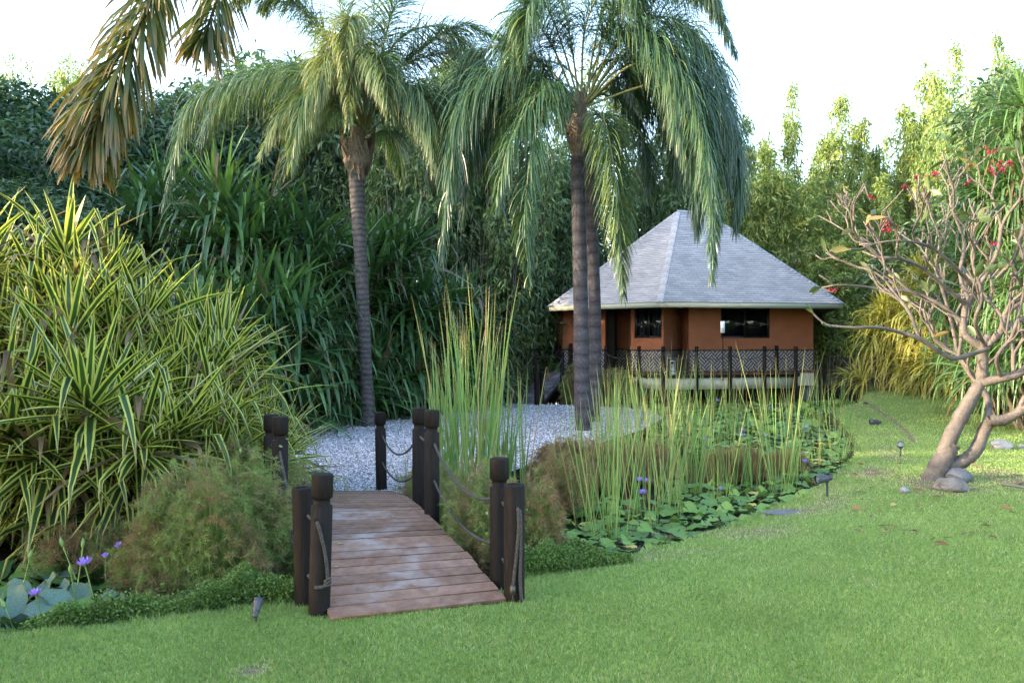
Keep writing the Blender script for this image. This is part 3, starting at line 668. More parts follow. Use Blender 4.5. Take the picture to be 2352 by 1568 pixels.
vb(mr_, "dado_rail", M['rail'])
# plinth at the right end, piers
mb = MB(); a, b_ = onwall(7, 1800), walls[8]; ins = np.array((7.6 * K7, 36 * K7, 0))
mb.prism([tuple(p[:2] + (p[:2] - ins[:2]) / np.linalg.norm(p[:2] - ins[:2]) * .03) for p in walls], DZ - .52, DZ - .02, cap=True)
vb(mb, "plinth", M['cream'])
M['pier'] = plain("blue_grey_pier", (.07, .08, .10), .7, var=.2)
for px_, d_ in ((1858, 31.5), (1700, 33), (1500, 33)):
    mb = MB(); c0 = H(px_, d_); mb.box((c0[0], c0[1] + .35, (DZ - .5 - 1.1) / 2), (.42, .42, abs(DZ - .5 + 1.1))); vb(mb, "pier", M['pier'])
# roof
CR = 6.65 * K7; cx, cy = 7.42 * K7, 35 * K7
A_ = H(1260, 32.6); B_ = H(1515, 29.0); C_ = H(1937, 30.3)
RV = [A_, B_, C_, np.array((13.9 * K7, 36.6 * K7, 0)), np.array((9.4 * K7, 41.2 * K7, 0)), np.array((3.0 * K7, 40.2 * K7, 0))]
EZ = 2.2 + 91 / 65 * K7; ap1 = P(1556, 486, 34.6 * K7); ap2 = P(1626, 486, 35.2 * K7); ap2[2] = ap1[2]
TOPS = [(ap1, ap1), (ap1, ap2), (ap2, ap2), (ap2, ap2), (ap2, ap1), (ap1, ap1)]
m, t, N, Lk, b = newmat("roof_shingle")
cmb = N.new("ShaderNodeCombineXYZ"); Lk.new(attr(N, "u"), cmb.inputs[0]); Lk.new(attr(N, "v"), cmb.inputs[1])
br = N.new("ShaderNodeTexBrick"); Lk.new(cmb.outputs[0], br.inputs["Vector"])
br.inputs["Scale"].default_value = 1.0; br.inputs["Brick Width"].default_value = .36; br.inputs["Row Height"].default_value = .145; br.inputs["Mortar Size"].default_value = .007; br.inputs["Mortar Smooth"].default_value = .15
br.inputs["Color1"].default_value = (.24, .245, .27, 1); br.inputs["Color2"].default_value = (.33, .335, .365, 1); br.inputs["Mortar"].default_value = (.14, .14, .16, 1)
nz = noise(N, Lk, 1.2, 4, cmb.outputs[0]); c = mixc(N, Lk, 1.0, br.outputs[0], ramp(N, Lk, nz.outputs[0], [(.3, (.84, .84, .84)), (.7, (1.12, 1.12, 1.12))]).outputs[0], 'MULTIPLY')
n2 = noise(N, Lk, 60, 4, cmb.outputs[0]); c = mixc(N, Lk, 1.0, c, ramp(N, Lk, n2.outputs[0], [(.3, (.85, .85, .85)), (.7, (1.12, 1.12, 1.12))]).outputs[0], 'MULTIPLY')
# the lower edge of each course throws a fine line: saw-tooth height
saw = math_(N, Lk, 'FRACT', math_(N, Lk, 'DIVIDE', attr(N, "v"), .145)); hgt_ = math_(N, Lk, 'SUBTRACT', 1.0, saw)
bp = N.new("ShaderNodeBump"); bp.inputs["Strength"].default_value = .6; bp.inputs["Distance"].default_value = .02; Lk.new(hgt_, bp.inputs["Height"]); Lk.new(bp.outputs[0], b.inputs["Normal"])
Lk.new(c, b.inputs["Base Color"]); b.inputs["Roughness"].default_value = .8; M['shingle'] = m
mb = MB(); und = MB(); fas = MB(); hip = MB()
nv = len(RV)
for i in range(nv):
    a, b_ = RV[i].copy(), RV[(i + 1) % nv].copy(); a[2] = b_[2] = EZ; ta, tb = TOPS[i]; apex = ta
    ax = nrm((b_ - a)[None])[0]; mid = a + ax * np.dot(apex - a, ax); hs_ = np.linalg.norm(apex - mid)
    NR = int(hs_ / .145)
    for k in range(NR):            # real courses, each lapped 12 mm over the one below
        f0, f1 = k / NR, (k + 1) / NR; p0, p1 = a + (ta - a) * f0, b_ + (tb - b_) * f0; p2, p3 = b_ + (tb - b_) * f1, a + (ta - a) * f1
        nrm_ = np.cross(b_ - a, apex - a); nrm_ /= np.linalg.norm(nrm_); lift = nrm_ * .014
        us = [np.dot(p - a, ax) for p in (p0, p1, p2, p3)]
        v0, v1 = k * .145 + .002, (k + 1) * .145 + .002
        mb.add([p0 + lift, p1 + lift, p2, p3, p0, p1], Q=[(0, 1, 2, 3), (4, 5, 1, 0)], u=us + us[:2], v=[v0, v0, v1, v1, v0, v0])
    inn = [p + (np.array((cx, cy, 0)) - np.array((p[0], p[1], 0))) * .0 for p in (a, b_)]
    # fascia
    R_ = np.stack([ax, np.array((-ax[1], ax[0], 0)), (0, 0, 1)], 1); c0 = (a + b_) / 2 - np.array((0, 0, .105)) + R_ @ np.array((0, .03, 0))
    fas.box(c0, (np.linalg.norm(b_ - a) - .03, .04, .19), rot=R_)
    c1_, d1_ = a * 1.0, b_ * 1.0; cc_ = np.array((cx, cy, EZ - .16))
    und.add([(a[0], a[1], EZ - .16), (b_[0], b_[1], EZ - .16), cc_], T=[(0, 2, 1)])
    d_ = nrm((apex - a)[None])[0]
    nc = int(np.linalg.norm(apex - a) / .2)
    s_ = nrm(np.cross(d_, (0, 0, 1.0))[None])[0] * .13; nu = np.cross(s_, d_) / .13
    if nu[2] < 0: nu = -nu
    for k in range(nc):
        p0 = a + d_ * k * .2; p1 = a + d_ * ((k + 1) * .2)
        dn = np.array((0, 0, -.055))
        hip.add([p0 - s_ + dn + nu * .035, p0 + nu * .05, p0 + s_ + dn + nu * .035, p1 - s_ + dn + nu * .02, p1 + nu * .034, p1 + s_ + dn + nu * .02, p0 - s_ + dn, p0, p0 + s_ + dn], Q=[(0, 1, 4, 3), (1, 2, 5, 4), (6, 7, 1, 0), (7, 8, 2, 1)], tint=(k * 37 % 11) / 11.)
hip.tube([ap1 + (0, 0, .01), ap2 + (0, 0, .01)], .07, n=8, tint=.3)
ro = vb(mb, "roof", M['shingle'])
m, t, N, Lk, b = newmat("hip_shingle"); Lk.new(ramp(N, Lk, attr(N, "tint"), [(0, (.25, .255, .28)), (1, (.34, .345, .37))]).outputs[0], b.inputs["Base Color"]); b.inputs["Roughness"].default_value = .8
o = hip.build("hip_cap", m, ro, loc=vi)
o = fas.build("fascia", M['fascia'], ro, loc=vi)
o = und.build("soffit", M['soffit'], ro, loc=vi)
# veranda deck with cream edge beam
DK = [H(1300, 32.2), H(1452, 30.4), H(1520, 28.9), H(1832, 30.1), H(1836, 32), H(1400, 34.5), H(1290, 34.6)]
veranda = empty("veranda", H(1520, 30, WZ), label="cream edged timber veranda wrapping the front of the villa above the pond", cat="veranda"); ve = np.array(veranda.location)
mb = MB(); mb.prism([p[:2] for p in DK], DZ - .07, DZ - .005); o = mb.build("deck_boards", M['deck_far'], veranda, loc=ve); o.location = (0, 0, 0)
mb = MB(); me_ = MB()
for i in range(0, 4):
    a, b_ = DK[i], DK[i + 1]; ax = nrm((b_ - a)[None])[0]; R_ = np.stack([ax, np.array((-ax[1], ax[0], 0)), (0, 0, 1)], 1); ln = np.linalg.norm(b_ - a)
    c0 = (a + b_) / 2; hh = DZ - .10 - hz(894, 29.2)
    if i > 0: mb.box((c0[0], c0[1], DZ - .10 - hh / 2) + R_ @ np.array((0, .06, 0)), (ln - .0 + .01 * i, .10, hh), rot=R_)
    me_.box((c0[0], c0[1], DZ - .047) + R_ @ np.array((0, .02, 0)), (ln + .03, .14, .105), rot=R_)
o = mb.build("edge_beam", M['cream'], veranda, loc=ve); o = me_.build("rim_board", M['post'], veranda, loc=ve)
for px_, d_ in ((1530, 29.6), (1600, 30), (1680, 30.2), (1760, 30.4), (1820, 30.6), (1480, 30.6)):
    c0 = H(px_, d_); mb = MB(); mb.tube([(c0[0], c0[1] + .2, -1.0), (c0[0], c0[1] + .2, DZ - .1)], .11, n=12); mb.build("pile", M['beam'], veranda, loc=ve)
def rail_run(parent, pv, pts, zdeck_f, below=.3, r=.075, ztop=1.16, ropes=(.30, .78), sagv=.2):
    prev = None
    for k, p in enumerate(pts):
        zd = zdeck_f(p); cap_post(parent, p[0] - pv[0], p[1] - pv[1], zd - below - pv[2], zd + ztop - pv[2], r, True, (0, 0), seed=k, n=16)
        if prev is not None and np.linalg.norm(p[:2] - prev[0][:2]) > .5:
            for dn in ropes:
                a = np.array((prev[0][0], prev[0][1], prev[1] + ztop - dn)); b_ = np.array((p[0], p[1], zd + ztop - dn)); c = bez(sag(a, b_, sagv, 7), 20)
                mb = MB(); mb.tube(c, .016, n=6); mb.build("rope", M['rope'], parent, loc=pv)
        prev = (p, zd)
fr_ = [H(1308, 32.1), H(1392, 31.0), H(1468, 30.05), H(1523, 28.85), H(1600, 29.15), H(1677, 29.45), H(1756, 29.75), H(1828, 30.0), H(1784, 31.2)]
rail_run(veranda, ve, fr_[:8], lambda p: DZ, below=.62, ztop=1.10)
cap_post(veranda, fr_[8][0] - ve[0], fr_[8][1] - ve[1], DZ - ve[2], DZ + 1.12 - ve[2], .075, True, (0, 0), n=16)
# ash bin and window sign on the veranda
def lathe_obj(name, prof, mat, parent=None, n=28, loc=(0, 0, 0)):
    mb = MB(); mb.lathe((0, 0, 0), prof, n); o = mb.build(name, mat, parent, smooth=True); o.location = loc; return o
bn = empty("ash_bin", H(1545.5, 29.5, DZ), label="small grey cylinder ash bin with a dish lid standing on the veranda boards", cat="ash bin")
M['steel'] = plain("brushed_steel", (.30, .30, .31), .35, metallic=.7, var=.1)
lathe_obj("body", [(0, 0), (.12, 0), (.125, .02), (.118, .05), (.118, .52), (.125, .54), (.10, .56)], M['steel'], bn)
lathe_obj("opening", [(.0, .43), (.05, .43), (.05, .50), (0, .50)], M['black'], bn, loc=(-.04, -.10, 0))  # black cylinder, coloured as the shade inside the bin's mouth
lathe_obj("lid", [(.03, .55), (.03, .60), (.17, .615), (.18, .635), (.06, .63), (0, .64)], M['steel'], bn)
sg = empty("notice_board", H(1660.5, 29.0, DZ), label="small white notice card on a thin dark stake in front of the wide villa window", cat="notice")
mb = MB(); mb.tube([(0, 0, -.2), (0, 0, 1.62)], .018, n=10); mb.build("stake", M['post'], sg)
mb = MB(); mb.box((-.02, -.03, 1.83), (.155, .012, .44)); cd = mb.build("card", plain("white_card", (.72, .74, .76), .5, var=.02), sg)
mb = MB()
for k, (ww, zz_) in enumerate(((.08, 1.80), (.06, 1.775), (.09, 1.73), (.08, 1.705))): mb.box((-.02, -.0375, zz_), (ww, .002, .009))
mb.build("print_lines", plain("grey_print", (.25, .25, .27), .7, var=0), cd)

# boardwalk from the island to the villa
bw = empty("boardwalk", P(1250, 925, 30.4), label="weathered grey boardwalk with rope posts rising from the gravel to the villa", cat="boardwalk"); bo_ = np.array(bw.location)
p0l, p0r = P(1166, 925, 30.9), P(1243, 925, 30.6); p1l, p1r = H(1283, 34.2), H(1316, 32.6)
mb = MB(); rs = np.random.RandomState(2); n_ = 26; z_s, z_e = GZ + .05, DZ
for i in range(n_):
    t0, t1 = i / n_, (i + .93) / n_; q_ = []
    for tt, a, b_ in ((t0, p0l, p1l), (t0, p0r, p1r), (t1, p0r, p1r), (t1, p0l, p1l)):
        p = a + (b_ - a) * tt; q_.append((p[0], p[1], z_s + (z_e - z_s) * min(1, tt * 1.25)))
    q_ = np.array(q_); mb.add(np.vstack([q_, q_ - (0, 0, .035)]), Q=[(0, 1, 2, 3), (4, 5, 1, 0), (5, 6, 2, 1), (6, 7, 3, 2), (7, 4, 0, 3)], tint=rs.rand(), wear=.5)
mb.build("plank_deck", M['deck_far'], bw, loc=bo_)
for a, b_ in ((p0l, p1l), (p0r, p1r)):
    mb = MB()
    c = np.array([(a + (b_ - a) * k / 12)[:2].tolist() + [z_s + (z_e - z_s) * min(1, k / 12 * 1.25) - .12] for k in range(13)])
    for k in range(12):
        s_ = np.array((.03, .01, 0)); u_ = np.array((0, 0, .08)); A1, B1 = c[k], c[k + 1]
        mb.add([A1 - s_ - u_, A1 + s_ - u_, A1 + s_ + u_, A1 - s_ + u_, B1 - s_ - u_, B1 + s_ - u_, B1 + s_ + u_, B1 - s_ + u_], Q=[(0, 1, 5, 4), (1, 2, 6, 5), (2, 3, 7, 6), (3, 0, 4, 7)])
    mb.build("beam", M['beam'], bw, loc=bo_)
def zbw(p):
    tt = np.clip((p[1] - p0r[1]) / (p1r[1] - p0r[1]), 0, 1); return z_s + (z_e - z_s) * min(1, tt * 1.25)
rail_run(bw, bo_, [P(1245, 925, 30.5), p0r + (p1r - p0r) * .55 + (.1, 0, 0), p1r + (-.1, -.1, 0)], zbw, below=.4, r=.085, ztop=1.2, sagv=.24)
rail_run(bw, bo_, [P(1162, 925, 30.9), p0l + (p1l - p0l) * .5, p1l + (.0, -.3, 0)], zbw, below=.4, r=.085, ztop=1.2, sagv=.24)
cap_post(bw, *(P(1233, 925, 30.2)[:2] - bo_[:2]), GZ - .2 - bo_[2], GZ + 1.2 - bo_[2], .095, False, (0, 0), n=16)

# ------------------------------------------------------------------ palms
def trunk_mat(name, c1, c2, c3, freq=9.0):
    m, t, N, Lk, b = newmat(name); pc = objcoord(N)
    sx = N.new("ShaderNodeSeparateXYZ"); Lk.new(pc, sx.inputs[0])
    n1 = noise(N, Lk, 1.6, 3, pc); n2 = noise(N, Lk, 14, 6, pc)
    zz = math_(N, Lk, 'MULTIPLY_ADD', n1.outputs[0], .35, sx.outputs[2]); rg = math_(N, Lk, 'FRACT', math_(N, Lk, 'MULTIPLY', zz, freq * .62))
    c = ramp(N, Lk, rg, [(0, c1), (.12, c2), (.55, c3), (.92, c2), (1, c1)]).outputs[0]
    c = mixc(N, Lk, 1.0, c, ramp(N, Lk, n2.outputs[0], [(.25, (.62, .62, .62)), (.75, (1.3, 1.3, 1.3))]).outputs[0], 'MULTIPLY')
    Lk.new(c, b.inputs["Base Color"]); b.inputs["Roughness"].default_value = .9; b.inputs["Specular IOR Level"].default_value = .2
    mxh = math_(N, Lk, 'ADD', rg, math_(N, Lk, 'MULTIPLY', n2.outputs[0], .8))
    bp = N.new("ShaderNodeBump"); bp.inputs["Strength"].default_value = .6; bp.inputs["Distance"].default_value = .02; Lk.new(mxh, bp.inputs["Height"]); Lk.new(bp.outputs[0], b.inputs["Normal"])
    return m
M['trunk'] = trunk_mat("palm_trunk", (.03, .027, .032), (.047, .043, .050), (.068, .063, .073), 4.5)
M['trunk_w'] = trunk_mat("palm_trunk_ringed", (.032, .027, .028), (.06, .053, .056), (.095, .085, .088), 11)
M['husk'] = plain("frond_base_husk", (.13, .10, .075), .9, var=.5, scale=9, bump=.5, bscale=40, stretch=(4, 4, .8))
def frond(ctrl, nl, ll, lw, mats, parent, rng, droop=1.7, r0=.035, start=.2, tmean=.4, plum=.5, name="frond", loc=None, fwd=.5, side_amt=.8, fold=0.0, Sg=6):
    c = bez(ctrl, 70); K = len(c); tg = nrm(np.gradient(c, axis=0))
    hd = c[-1] - c[0]; hd[2] = 0
    if np.linalg.norm(hd) < .3: hd = np.array((0.6, -.8, 0))
    s0 = nrm(np.cross(hd, (0, 0, 1.0))[None])[0]
    mb = MB(); mb.tube(c, np.linspace(r0, .004, K), n=6, mat=1)
    t = np.linspace(start, .995, nl); t = np.clip(t + rng.normal(size=nl) * .003, start, 1)
    ix = t * (K - 1); i0 = np.clip(ix.astype(int), 0, K - 2); f = (ix - i0)[:, None]
    p = c[i0] * (1 - f) + c[i0 + 1] * f; T = tg[i0]
    for sgn in (-1, 1):
        s_ = nrm(s0[None] - T * (T @ s0)[:, None]); n_ = np.cross(s_, T)
        el = rng.normal(size=nl) * plum
        dirs = s_ * sgn * side_amt * np.cos(el)[:, None] + n_ * (np.sin(el) * .9)[:, None] + T * (fwd + .9 * t[:, None] ** 3) + rng.normal(size=(nl, 3)) * .07
        u = (t - start) / (1 - start)
        L = ll * (.55 + .75 * np.sin(np.clip(u * .95 + .12, 0, 1) * math.pi) ** .8) * (1 - .35 * u) * (.85 + .3 * rng.random(nl))
        mb.ribbons(p, dirs, L, lw * (.75 + .5 * rng.random(nl)), droop=droop * (.75 + .5 * rng.random(nl)), S_=Sg, fold=fold, tint=np.clip(tmean + .22 * rng.normal(size=nl) + .1 * sgn, 0, 1),
                   prof=[.5, .95, 1.0, .9, .75, .5, .05][:Sg + 1] if Sg == 6 else None, roll=rng.normal(size=nl) * .5)
    return mb.build(name, mats, parent, loc=loc)
def palm(label, trunk_px, d, rads, fronds, mats, seed, nrand=6, ll=1.2, crown_h=1.0, tmat='trunk', droopr=2.6, group=None, husk=True, tm=.4, hs=1.0):
    rng = np.random.default_rng(seed)
    pts = np.array([P(x, y, dd) for x, y, dd in trunk_px]); base = pts[0].copy(); base[2] -= .0
    ro = empty("palm_tree", base, label=label, cat="palm tree", group=group); loc = np.array(ro.location)
    c = bez(pts, 160); r = np.interp(np.linspace(0, 1, 160), np.linspace(0, 1, len(rads)), rads)
    zz = c[:, 2]; r = r * (1 + .03 * (((zz * 7.5) % 1) - .5)); c[0, 2] -= .3
    mb = MB(); mb.tube(c, r, n=18); mb.build("trunk", M[tmat], ro, smooth=True, loc=loc)
    top = c[-1]; ax = nrm((c[-1] - c[-12])[None])[0]
    if husk:
        mb = MB(); hb = MB()
        n = 34; az = rng.random(n) * 6.28; hh = rng.random(n) * crown_h * .8
        B = top[None] - np.array((0, 0, 1.)) * (crown_h * .5) + np.array((0, 0, 1.)) * hh[:, None] + np.stack([np.cos(az), np.sin(az), 0 * az], -1) * (.10 + .13 * np.sin(hh / crown_h * 2.6) * hs + (hs - 1) * .1)[:, None]
        D = np.stack([np.cos(az) * .35, np.sin(az) * .35, np.ones(n)], -1)
        mb.ribbons(B, D, (.35 + .4 * rng.random(n)), (.14 + .1 * rng.random(n)) * hs, droop=-.3 + rng.random(n) * .9, S_=5, fold=-.45, tint=.5, prof=[1, 1.1, .95, .7, .4, .15])
        pr = np.linspace(-.55, .75, 14) * crown_h; prr = .17 + (.12 * hs + (hs - 1) * .1) * np.exp(-((pr / crown_h - .1) / .3) ** 2)
        mb.tube(top[None] + np.array((0, 0, 1.)) * pr[:, None], prr * (1 + .1 * rng.normal(size=14)), n=14)
        mb.build("frond_husk", M['husk'], ro, smooth=True, loc=loc)
    for k, f in enumerate(fronds):
        ctrl = [P(*q_) for q_ in f['p']]
        frond(ctrl, int(f.get('n', 150) * 2.3), f.get('ll', ll) * 1.35, f.get('w', .020), mats, ro, rng, droop=f.get('dr', droopr), tmean=f.get('t', tm), start=f.get('s', .2), loc=loc, plum=f.get('pl', .45))
    for k in range(nrand):
        a = 2.39996 * k + rng.random() * .6; el = math.radians(rng.uniform(15, 78)); Lh = rng.uniform(2.4, 3.4)
        h = np.array((math.cos(a), math.sin(a), 0)); 
        if h[1] < 0: h[1] *= .6
        p0 = top + (0, 0, .5); p1 = p0 + h * Lh * .30 * math.cos(el) * 1.4 + np.array((0, 0, Lh * .42 * math.sin(el) + .2)); p2 = p0 + h * Lh * .8 + np.array((0, 0, Lh * .50 * math.sin(el) + .1)); p3 = p0 + h * Lh * 1.18 + np.array((0, 0, Lh * (.2 * math.sin(el)) - .55)); p4 = p0 + h * Lh * 1.36 + np.array((0, 0, -Lh * .75 + 1.3 * math.sin(el)))
        frond([p0, p1, p2, p3, p4], 300, ll, .022, mats, ro, rng, droop=droopr, tmean=tm, loc=loc)
    return ro
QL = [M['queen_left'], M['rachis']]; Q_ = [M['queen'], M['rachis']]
palm("palm with pale ringed bare trunk standing alone on the gravel nearest the bridge posts", [(846, 978, 22.6), (840, 850, 22.6), (829, 600, 22.6), (818, 400, 22.6), (821, 368, 22.6)], 22.6, [.19, .175, .175, .22, .19],
     [dict(p=[(838, 300, 22.6), (800, 225, 22.3), (700, 170, 22), (560, 180, 21.6), (440, 245, 21.4), (375, 470, 21.4)], n=170, ll=1.0, t=.45),
      dict(p=[(838, 300, 22.6), (780, 240, 22), (710, 235, 21.6), (650, 265, 21.4), (600, 350, 21.3)], n=110, ll=.75, t=.8, dr=2.0),
      dict(p=[(842, 300, 22.6), (870, 255, 22.3), (930, 232, 22), (1010, 225, 21.8), (1070, 300, 21.6)], n=110, ll=1.0, t=.3),
      dict(p=[(842, 290, 22.6), (880, 200, 22.4), (960, 120, 22.4), (1060, 60, 22.4), (1150, 90, 22.2)], n=140, ll=.7, t=.35, dr=1.4),
      dict(p=[(842, 290, 22.6), (890, 180, 23), (980, 130, 23.4), (1080, 130, 23.6), (1150, 200, 23.6)], n=120, ll=.75, t=.35, dr=1.4),
      dict(p=[(838, 290, 22.6), (815, 180, 22.3), (790, 60, 22), (760, -60, 21.6), (700, -120, 21)], n=130, ll=.8, t=.6, dr=1.3),
      dict(p=[(840, 300, 22.6), (818, 190, 22.2), (795, 110, 21.8), (770, 90, 21.2), (745, 170, 20.8), (735, 240, 20.8)], n=120, ll=.7, t=.9),
      dict(p=[(840, 290, 22.6), (830, 150, 22), (815, 50, 21.2), (800, 60, 20.7), (785, 190, 20.5)], n=120, ll=.7, t=.85),
      dict(p=[(840, 290, 22.6), (850, 120, 23), (860, -20, 23.4), (850, -140, 23.8)], n=110, ll=.75, t=.4, dr=1.3),
      dict(p=[(838, 290, 22.6), (780, 140, 22.8), (700, 30, 23), (640, -10, 23), (600, 20, 23)], n=130, ll=.75, t=.5, dr=1.5),
      dict(p=[(842, 320, 22.8), (880, 300, 23.4), (910, 330, 23.8), (925, 420, 24)], n=80, ll=.6, t=.3),
      dict(p=[(842, 290, 22.6), (875, 130, 22), (905, 20, 21.6), (960, -40, 21.2)], n=110, ll=.75, t=.45, dr=1.3),
      dict(p=[(838, 300, 22.6), (800, 200, 22), (765, 130, 21.5), (740, 150, 21), (715, 280, 20.8)], n=120, ll=.75, t=.95),  # high tint paints the sunlit mass of fronds paler
         dict(p=[(840, 300, 22.6), (835, 200, 21.8), (822, 130, 21.2), (808, 160, 20.8), (800, 290, 20.6)], n=110, ll=.65, t=.95),
         dict(p=[(838, 290, 22.6), (760, 100, 22.6), (680, 0, 22.6), (600, -30, 22.4), (530, 10, 22.3)], n=130, ll=.8, t=.4),
         dict(p=[(840, 290, 22.6), (900, 110, 22.6), (1000, 60, 22.7), (1080, 110, 22.8), (1120, 220, 22.8)], n=130, ll=.85, t=.35),
         dict(p=[(838, 300, 22.6), (770, 190, 23.2), (660, 150, 23.8), (520, 220, 24.1), (440, 380, 24.3)], n=130, ll=1.0, t=.3),
         dict(p=[(842, 295, 22.6), (890, 215, 21.8), (950, 200, 21.2), (990, 270, 20.9), (1000, 380, 20.9)], n=120, ll=.9, t=.4),
         dict(p=[(838, 295, 22.6), (790, 210, 21.8), (730, 190, 21.3), (690, 250, 21), (670, 380, 21)], n=120, ll=.85, t=.65),
         dict(p=[(840, 295, 22.6), (845, 190, 21.8), (865, 130, 21), (885, 170, 20.5), (895, 260, 20.4)], n=120, ll=.75, t=.6)],
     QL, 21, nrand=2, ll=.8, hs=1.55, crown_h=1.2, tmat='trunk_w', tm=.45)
palm("front palm of the close pair with smooth grey trunk growing at the gravel edge", [(1340, 985, 21.6), (1336, 850, 21.6), (1334, 700, 21.6), (1329, 500, 21.6), (1326, 390, 21.6), (1326, 300, 21.6)], 21.6, [.225, .205, .195, .185, .165, .15],
     [dict(p=[(1325, 250, 21.6), (1270, 190, 21.3), (1170, 160, 21), (1080, 215, 20.8), (1040, 340, 20.7), (1015, 590, 20.7)], n=200, ll=1.15),
      dict(p=[(1325, 260, 21.6), (1250, 225, 22.2), (1150, 225, 22.6), (1090, 300, 22.8), (1060, 500, 22.9)], n=150, ll=1.1, t=.25),
      dict(p=[(1325, 268, 21.6), (1298, 236, 20.9), (1262, 235, 20.3), (1225, 330, 20), (1205, 500, 20), (1215, 640, 20)], n=190, ll=.75, t=.42, dr=2.2),
      dict(p=[(1345, 285, 21.6), (1370, 262, 20.9), (1392, 290, 20.4), (1412, 400, 20.2), (1425, 540, 20.2), (1432, 680, 20.2)], n=160, ll=.78, t=.8, dr=1.8),
      dict(p=[(1345, 240, 21.6), (1420, 160, 21.3), (1510, 150, 21), (1575, 240, 20.8), (1600, 400, 20.7), (1600, 520, 20.7)], n=190, ll=1.1, t=.3),
      dict(p=[(1345, 230, 21.6), (1430, 90, 21.3), (1540, 40, 21), (1630, 140, 20.8), (1665, 300, 20.8), (1675, 430, 20.8)], n=190, ll=1.0, t=.35),
      dict(p=[(1345, 240, 21.6), (1450, 150, 20.6), (1550, 150, 20), (1615, 300, 19.8), (1635, 470, 19.8), (1637, 640, 19.8)], n=200, ll=.75, t=.35, dr=1.9),
      dict(p=[(1325, 240, 21.6), (1265, 100, 21.3), (1205, 30, 21), (1180, 90, 20.7), (1175, 220, 20.6)], n=160, ll=.9, t=.5),
      dict(p=[(1330, 230, 21.6), (1310, 90, 21.8), (1280, -40, 22), (1240, -150, 22.2)], n=110, ll=.6, t=.8, dr=1.4),
      dict(p=[(1340, 230, 21.6), (1400, 60, 21.2), (1480, -60, 20.8), (1600, -60, 20.6), (1660, 40, 20.6)], n=170, ll=1.0, t=.3),
      dict(p=[(1335, 230, 21.6), (1345, 60, 21.2), (1400, -40, 20.8), (1450, -20, 20.4), (1480, 100, 20.2)], n=150, ll=.9, t=.4),
      dict(p=[(1325, 255, 21.6), (1290, 215, 20.8), (1240, 215, 20.2), (1170, 330, 20.1), (1140, 470, 20.1)], n=150, ll=.9, t=.45),
      dict(p=[(1345, 235, 21.6), (1400, 120, 21), (1470, 70, 20.4), (1530, 130, 20), (1560, 260, 19.9), (1570, 360, 19.9)], n=160, ll=.9, t=.35),
      dict(p=[(1330, 235, 21.6), (1290, 100, 21), (1250, 10, 20.4), (1215, 20, 20), (1200, 130, 19.8)], n=150, ll=.85, t=.45),
      dict(p=[(1345, 225, 21.6), (1380, 40, 22), (1440, -80, 22.3), (1540, -90, 22.5), (1610, 0, 22.5)], n=150, ll=1.0, t=.3),
      dict(p=[(1345, 245, 21.6), (1470, 200, 21.2), (1580, 180, 21), (1670, 260, 21), (1700, 400, 21), (1690, 520, 21)], n=180, ll=.95, t=.25),
      dict(p=[(1325, 250, 21.6), (1210, 200, 22), (1090, 190, 22.3), (1010, 260, 22.5), (985, 430, 22.5)], n=170, ll=1.0, t=.25),
      dict(p=[(1345, 235, 21.6), (1440, 110, 21), (1540, 100, 20.6), (1600, 210, 20.5), (1640, 380, 20.5), (1650, 520, 20.5)], n=190, ll=1.0, t=.25),
      dict(p=[(1345, 245, 21.6), (1420, 180, 22), (1490, 180, 22.3), (1540, 280, 22.4), (1555, 420, 22.4)], n=160, ll=1.0, t=.25),
      dict(p=[(1325, 245, 21.6), (1250, 150, 21.8), (1130, 110, 22), (1050, 200, 22.1), (1010, 400, 22.1)], n=170, ll=1.1, t=.3)],
     Q_, 33, nrand=1, ll=.9, husk=True, crown_h=1.3, tm=.35)
palm("rear palm of the close pair with slimmer trunk half hidden behind its neighbour", [(1362, 962, 23.9), (1366, 850, 23.9), (1366, 700, 23.9), (1358, 500, 23.9), (1350, 330, 23.9), (1352, 270, 23.9)], 23.9, [.21, .19, .18, .17, .15, .14],
     [dict(p=[(1355, 220, 23.9), (1440, 120, 23.6), (1560, 60, 23.2), (1650, 150, 23), (1690, 300, 23), (1690, 420, 23)], n=170, ll=1.0, t=.25),
      dict(p=[(1355, 220, 23.9), (1450, 170, 23.6), (1540, 190, 23.2), (1590, 300, 23), (1600, 400, 23)], n=160, ll=1.1, t=.25),
      dict(p=[(1355, 220, 23.9), (1400, 60, 23.9), (1500, -40, 23.9), (1620, -10, 23.9), (1690, 120, 23.9)], n=160, ll=1.0, t=.3),
      dict(p=[(1350, 220, 23.9), (1280, 190, 24.3), (1190, 200, 24.6), (1130, 280, 24.8), (1100, 390, 24.8)], n=150, ll=1.1, t=.2),
      dict(p=[(1355, 210, 23.9), (1480, 240, 24.6), (1580, 260, 25), (1650, 330, 25.2), (1670, 430, 25.2)], n=150, ll=1.0, t=.3),
      dict(p=[(1355, 225, 23.9), (1400, 205, 23.6), (1450, 240, 23.4), (1480, 340, 23.3), (1490, 440, 23.3)], n=140, ll=.95, t=.3)],
     Q_, 35, nrand=3, ll=.9, husk=False, tm=.3)

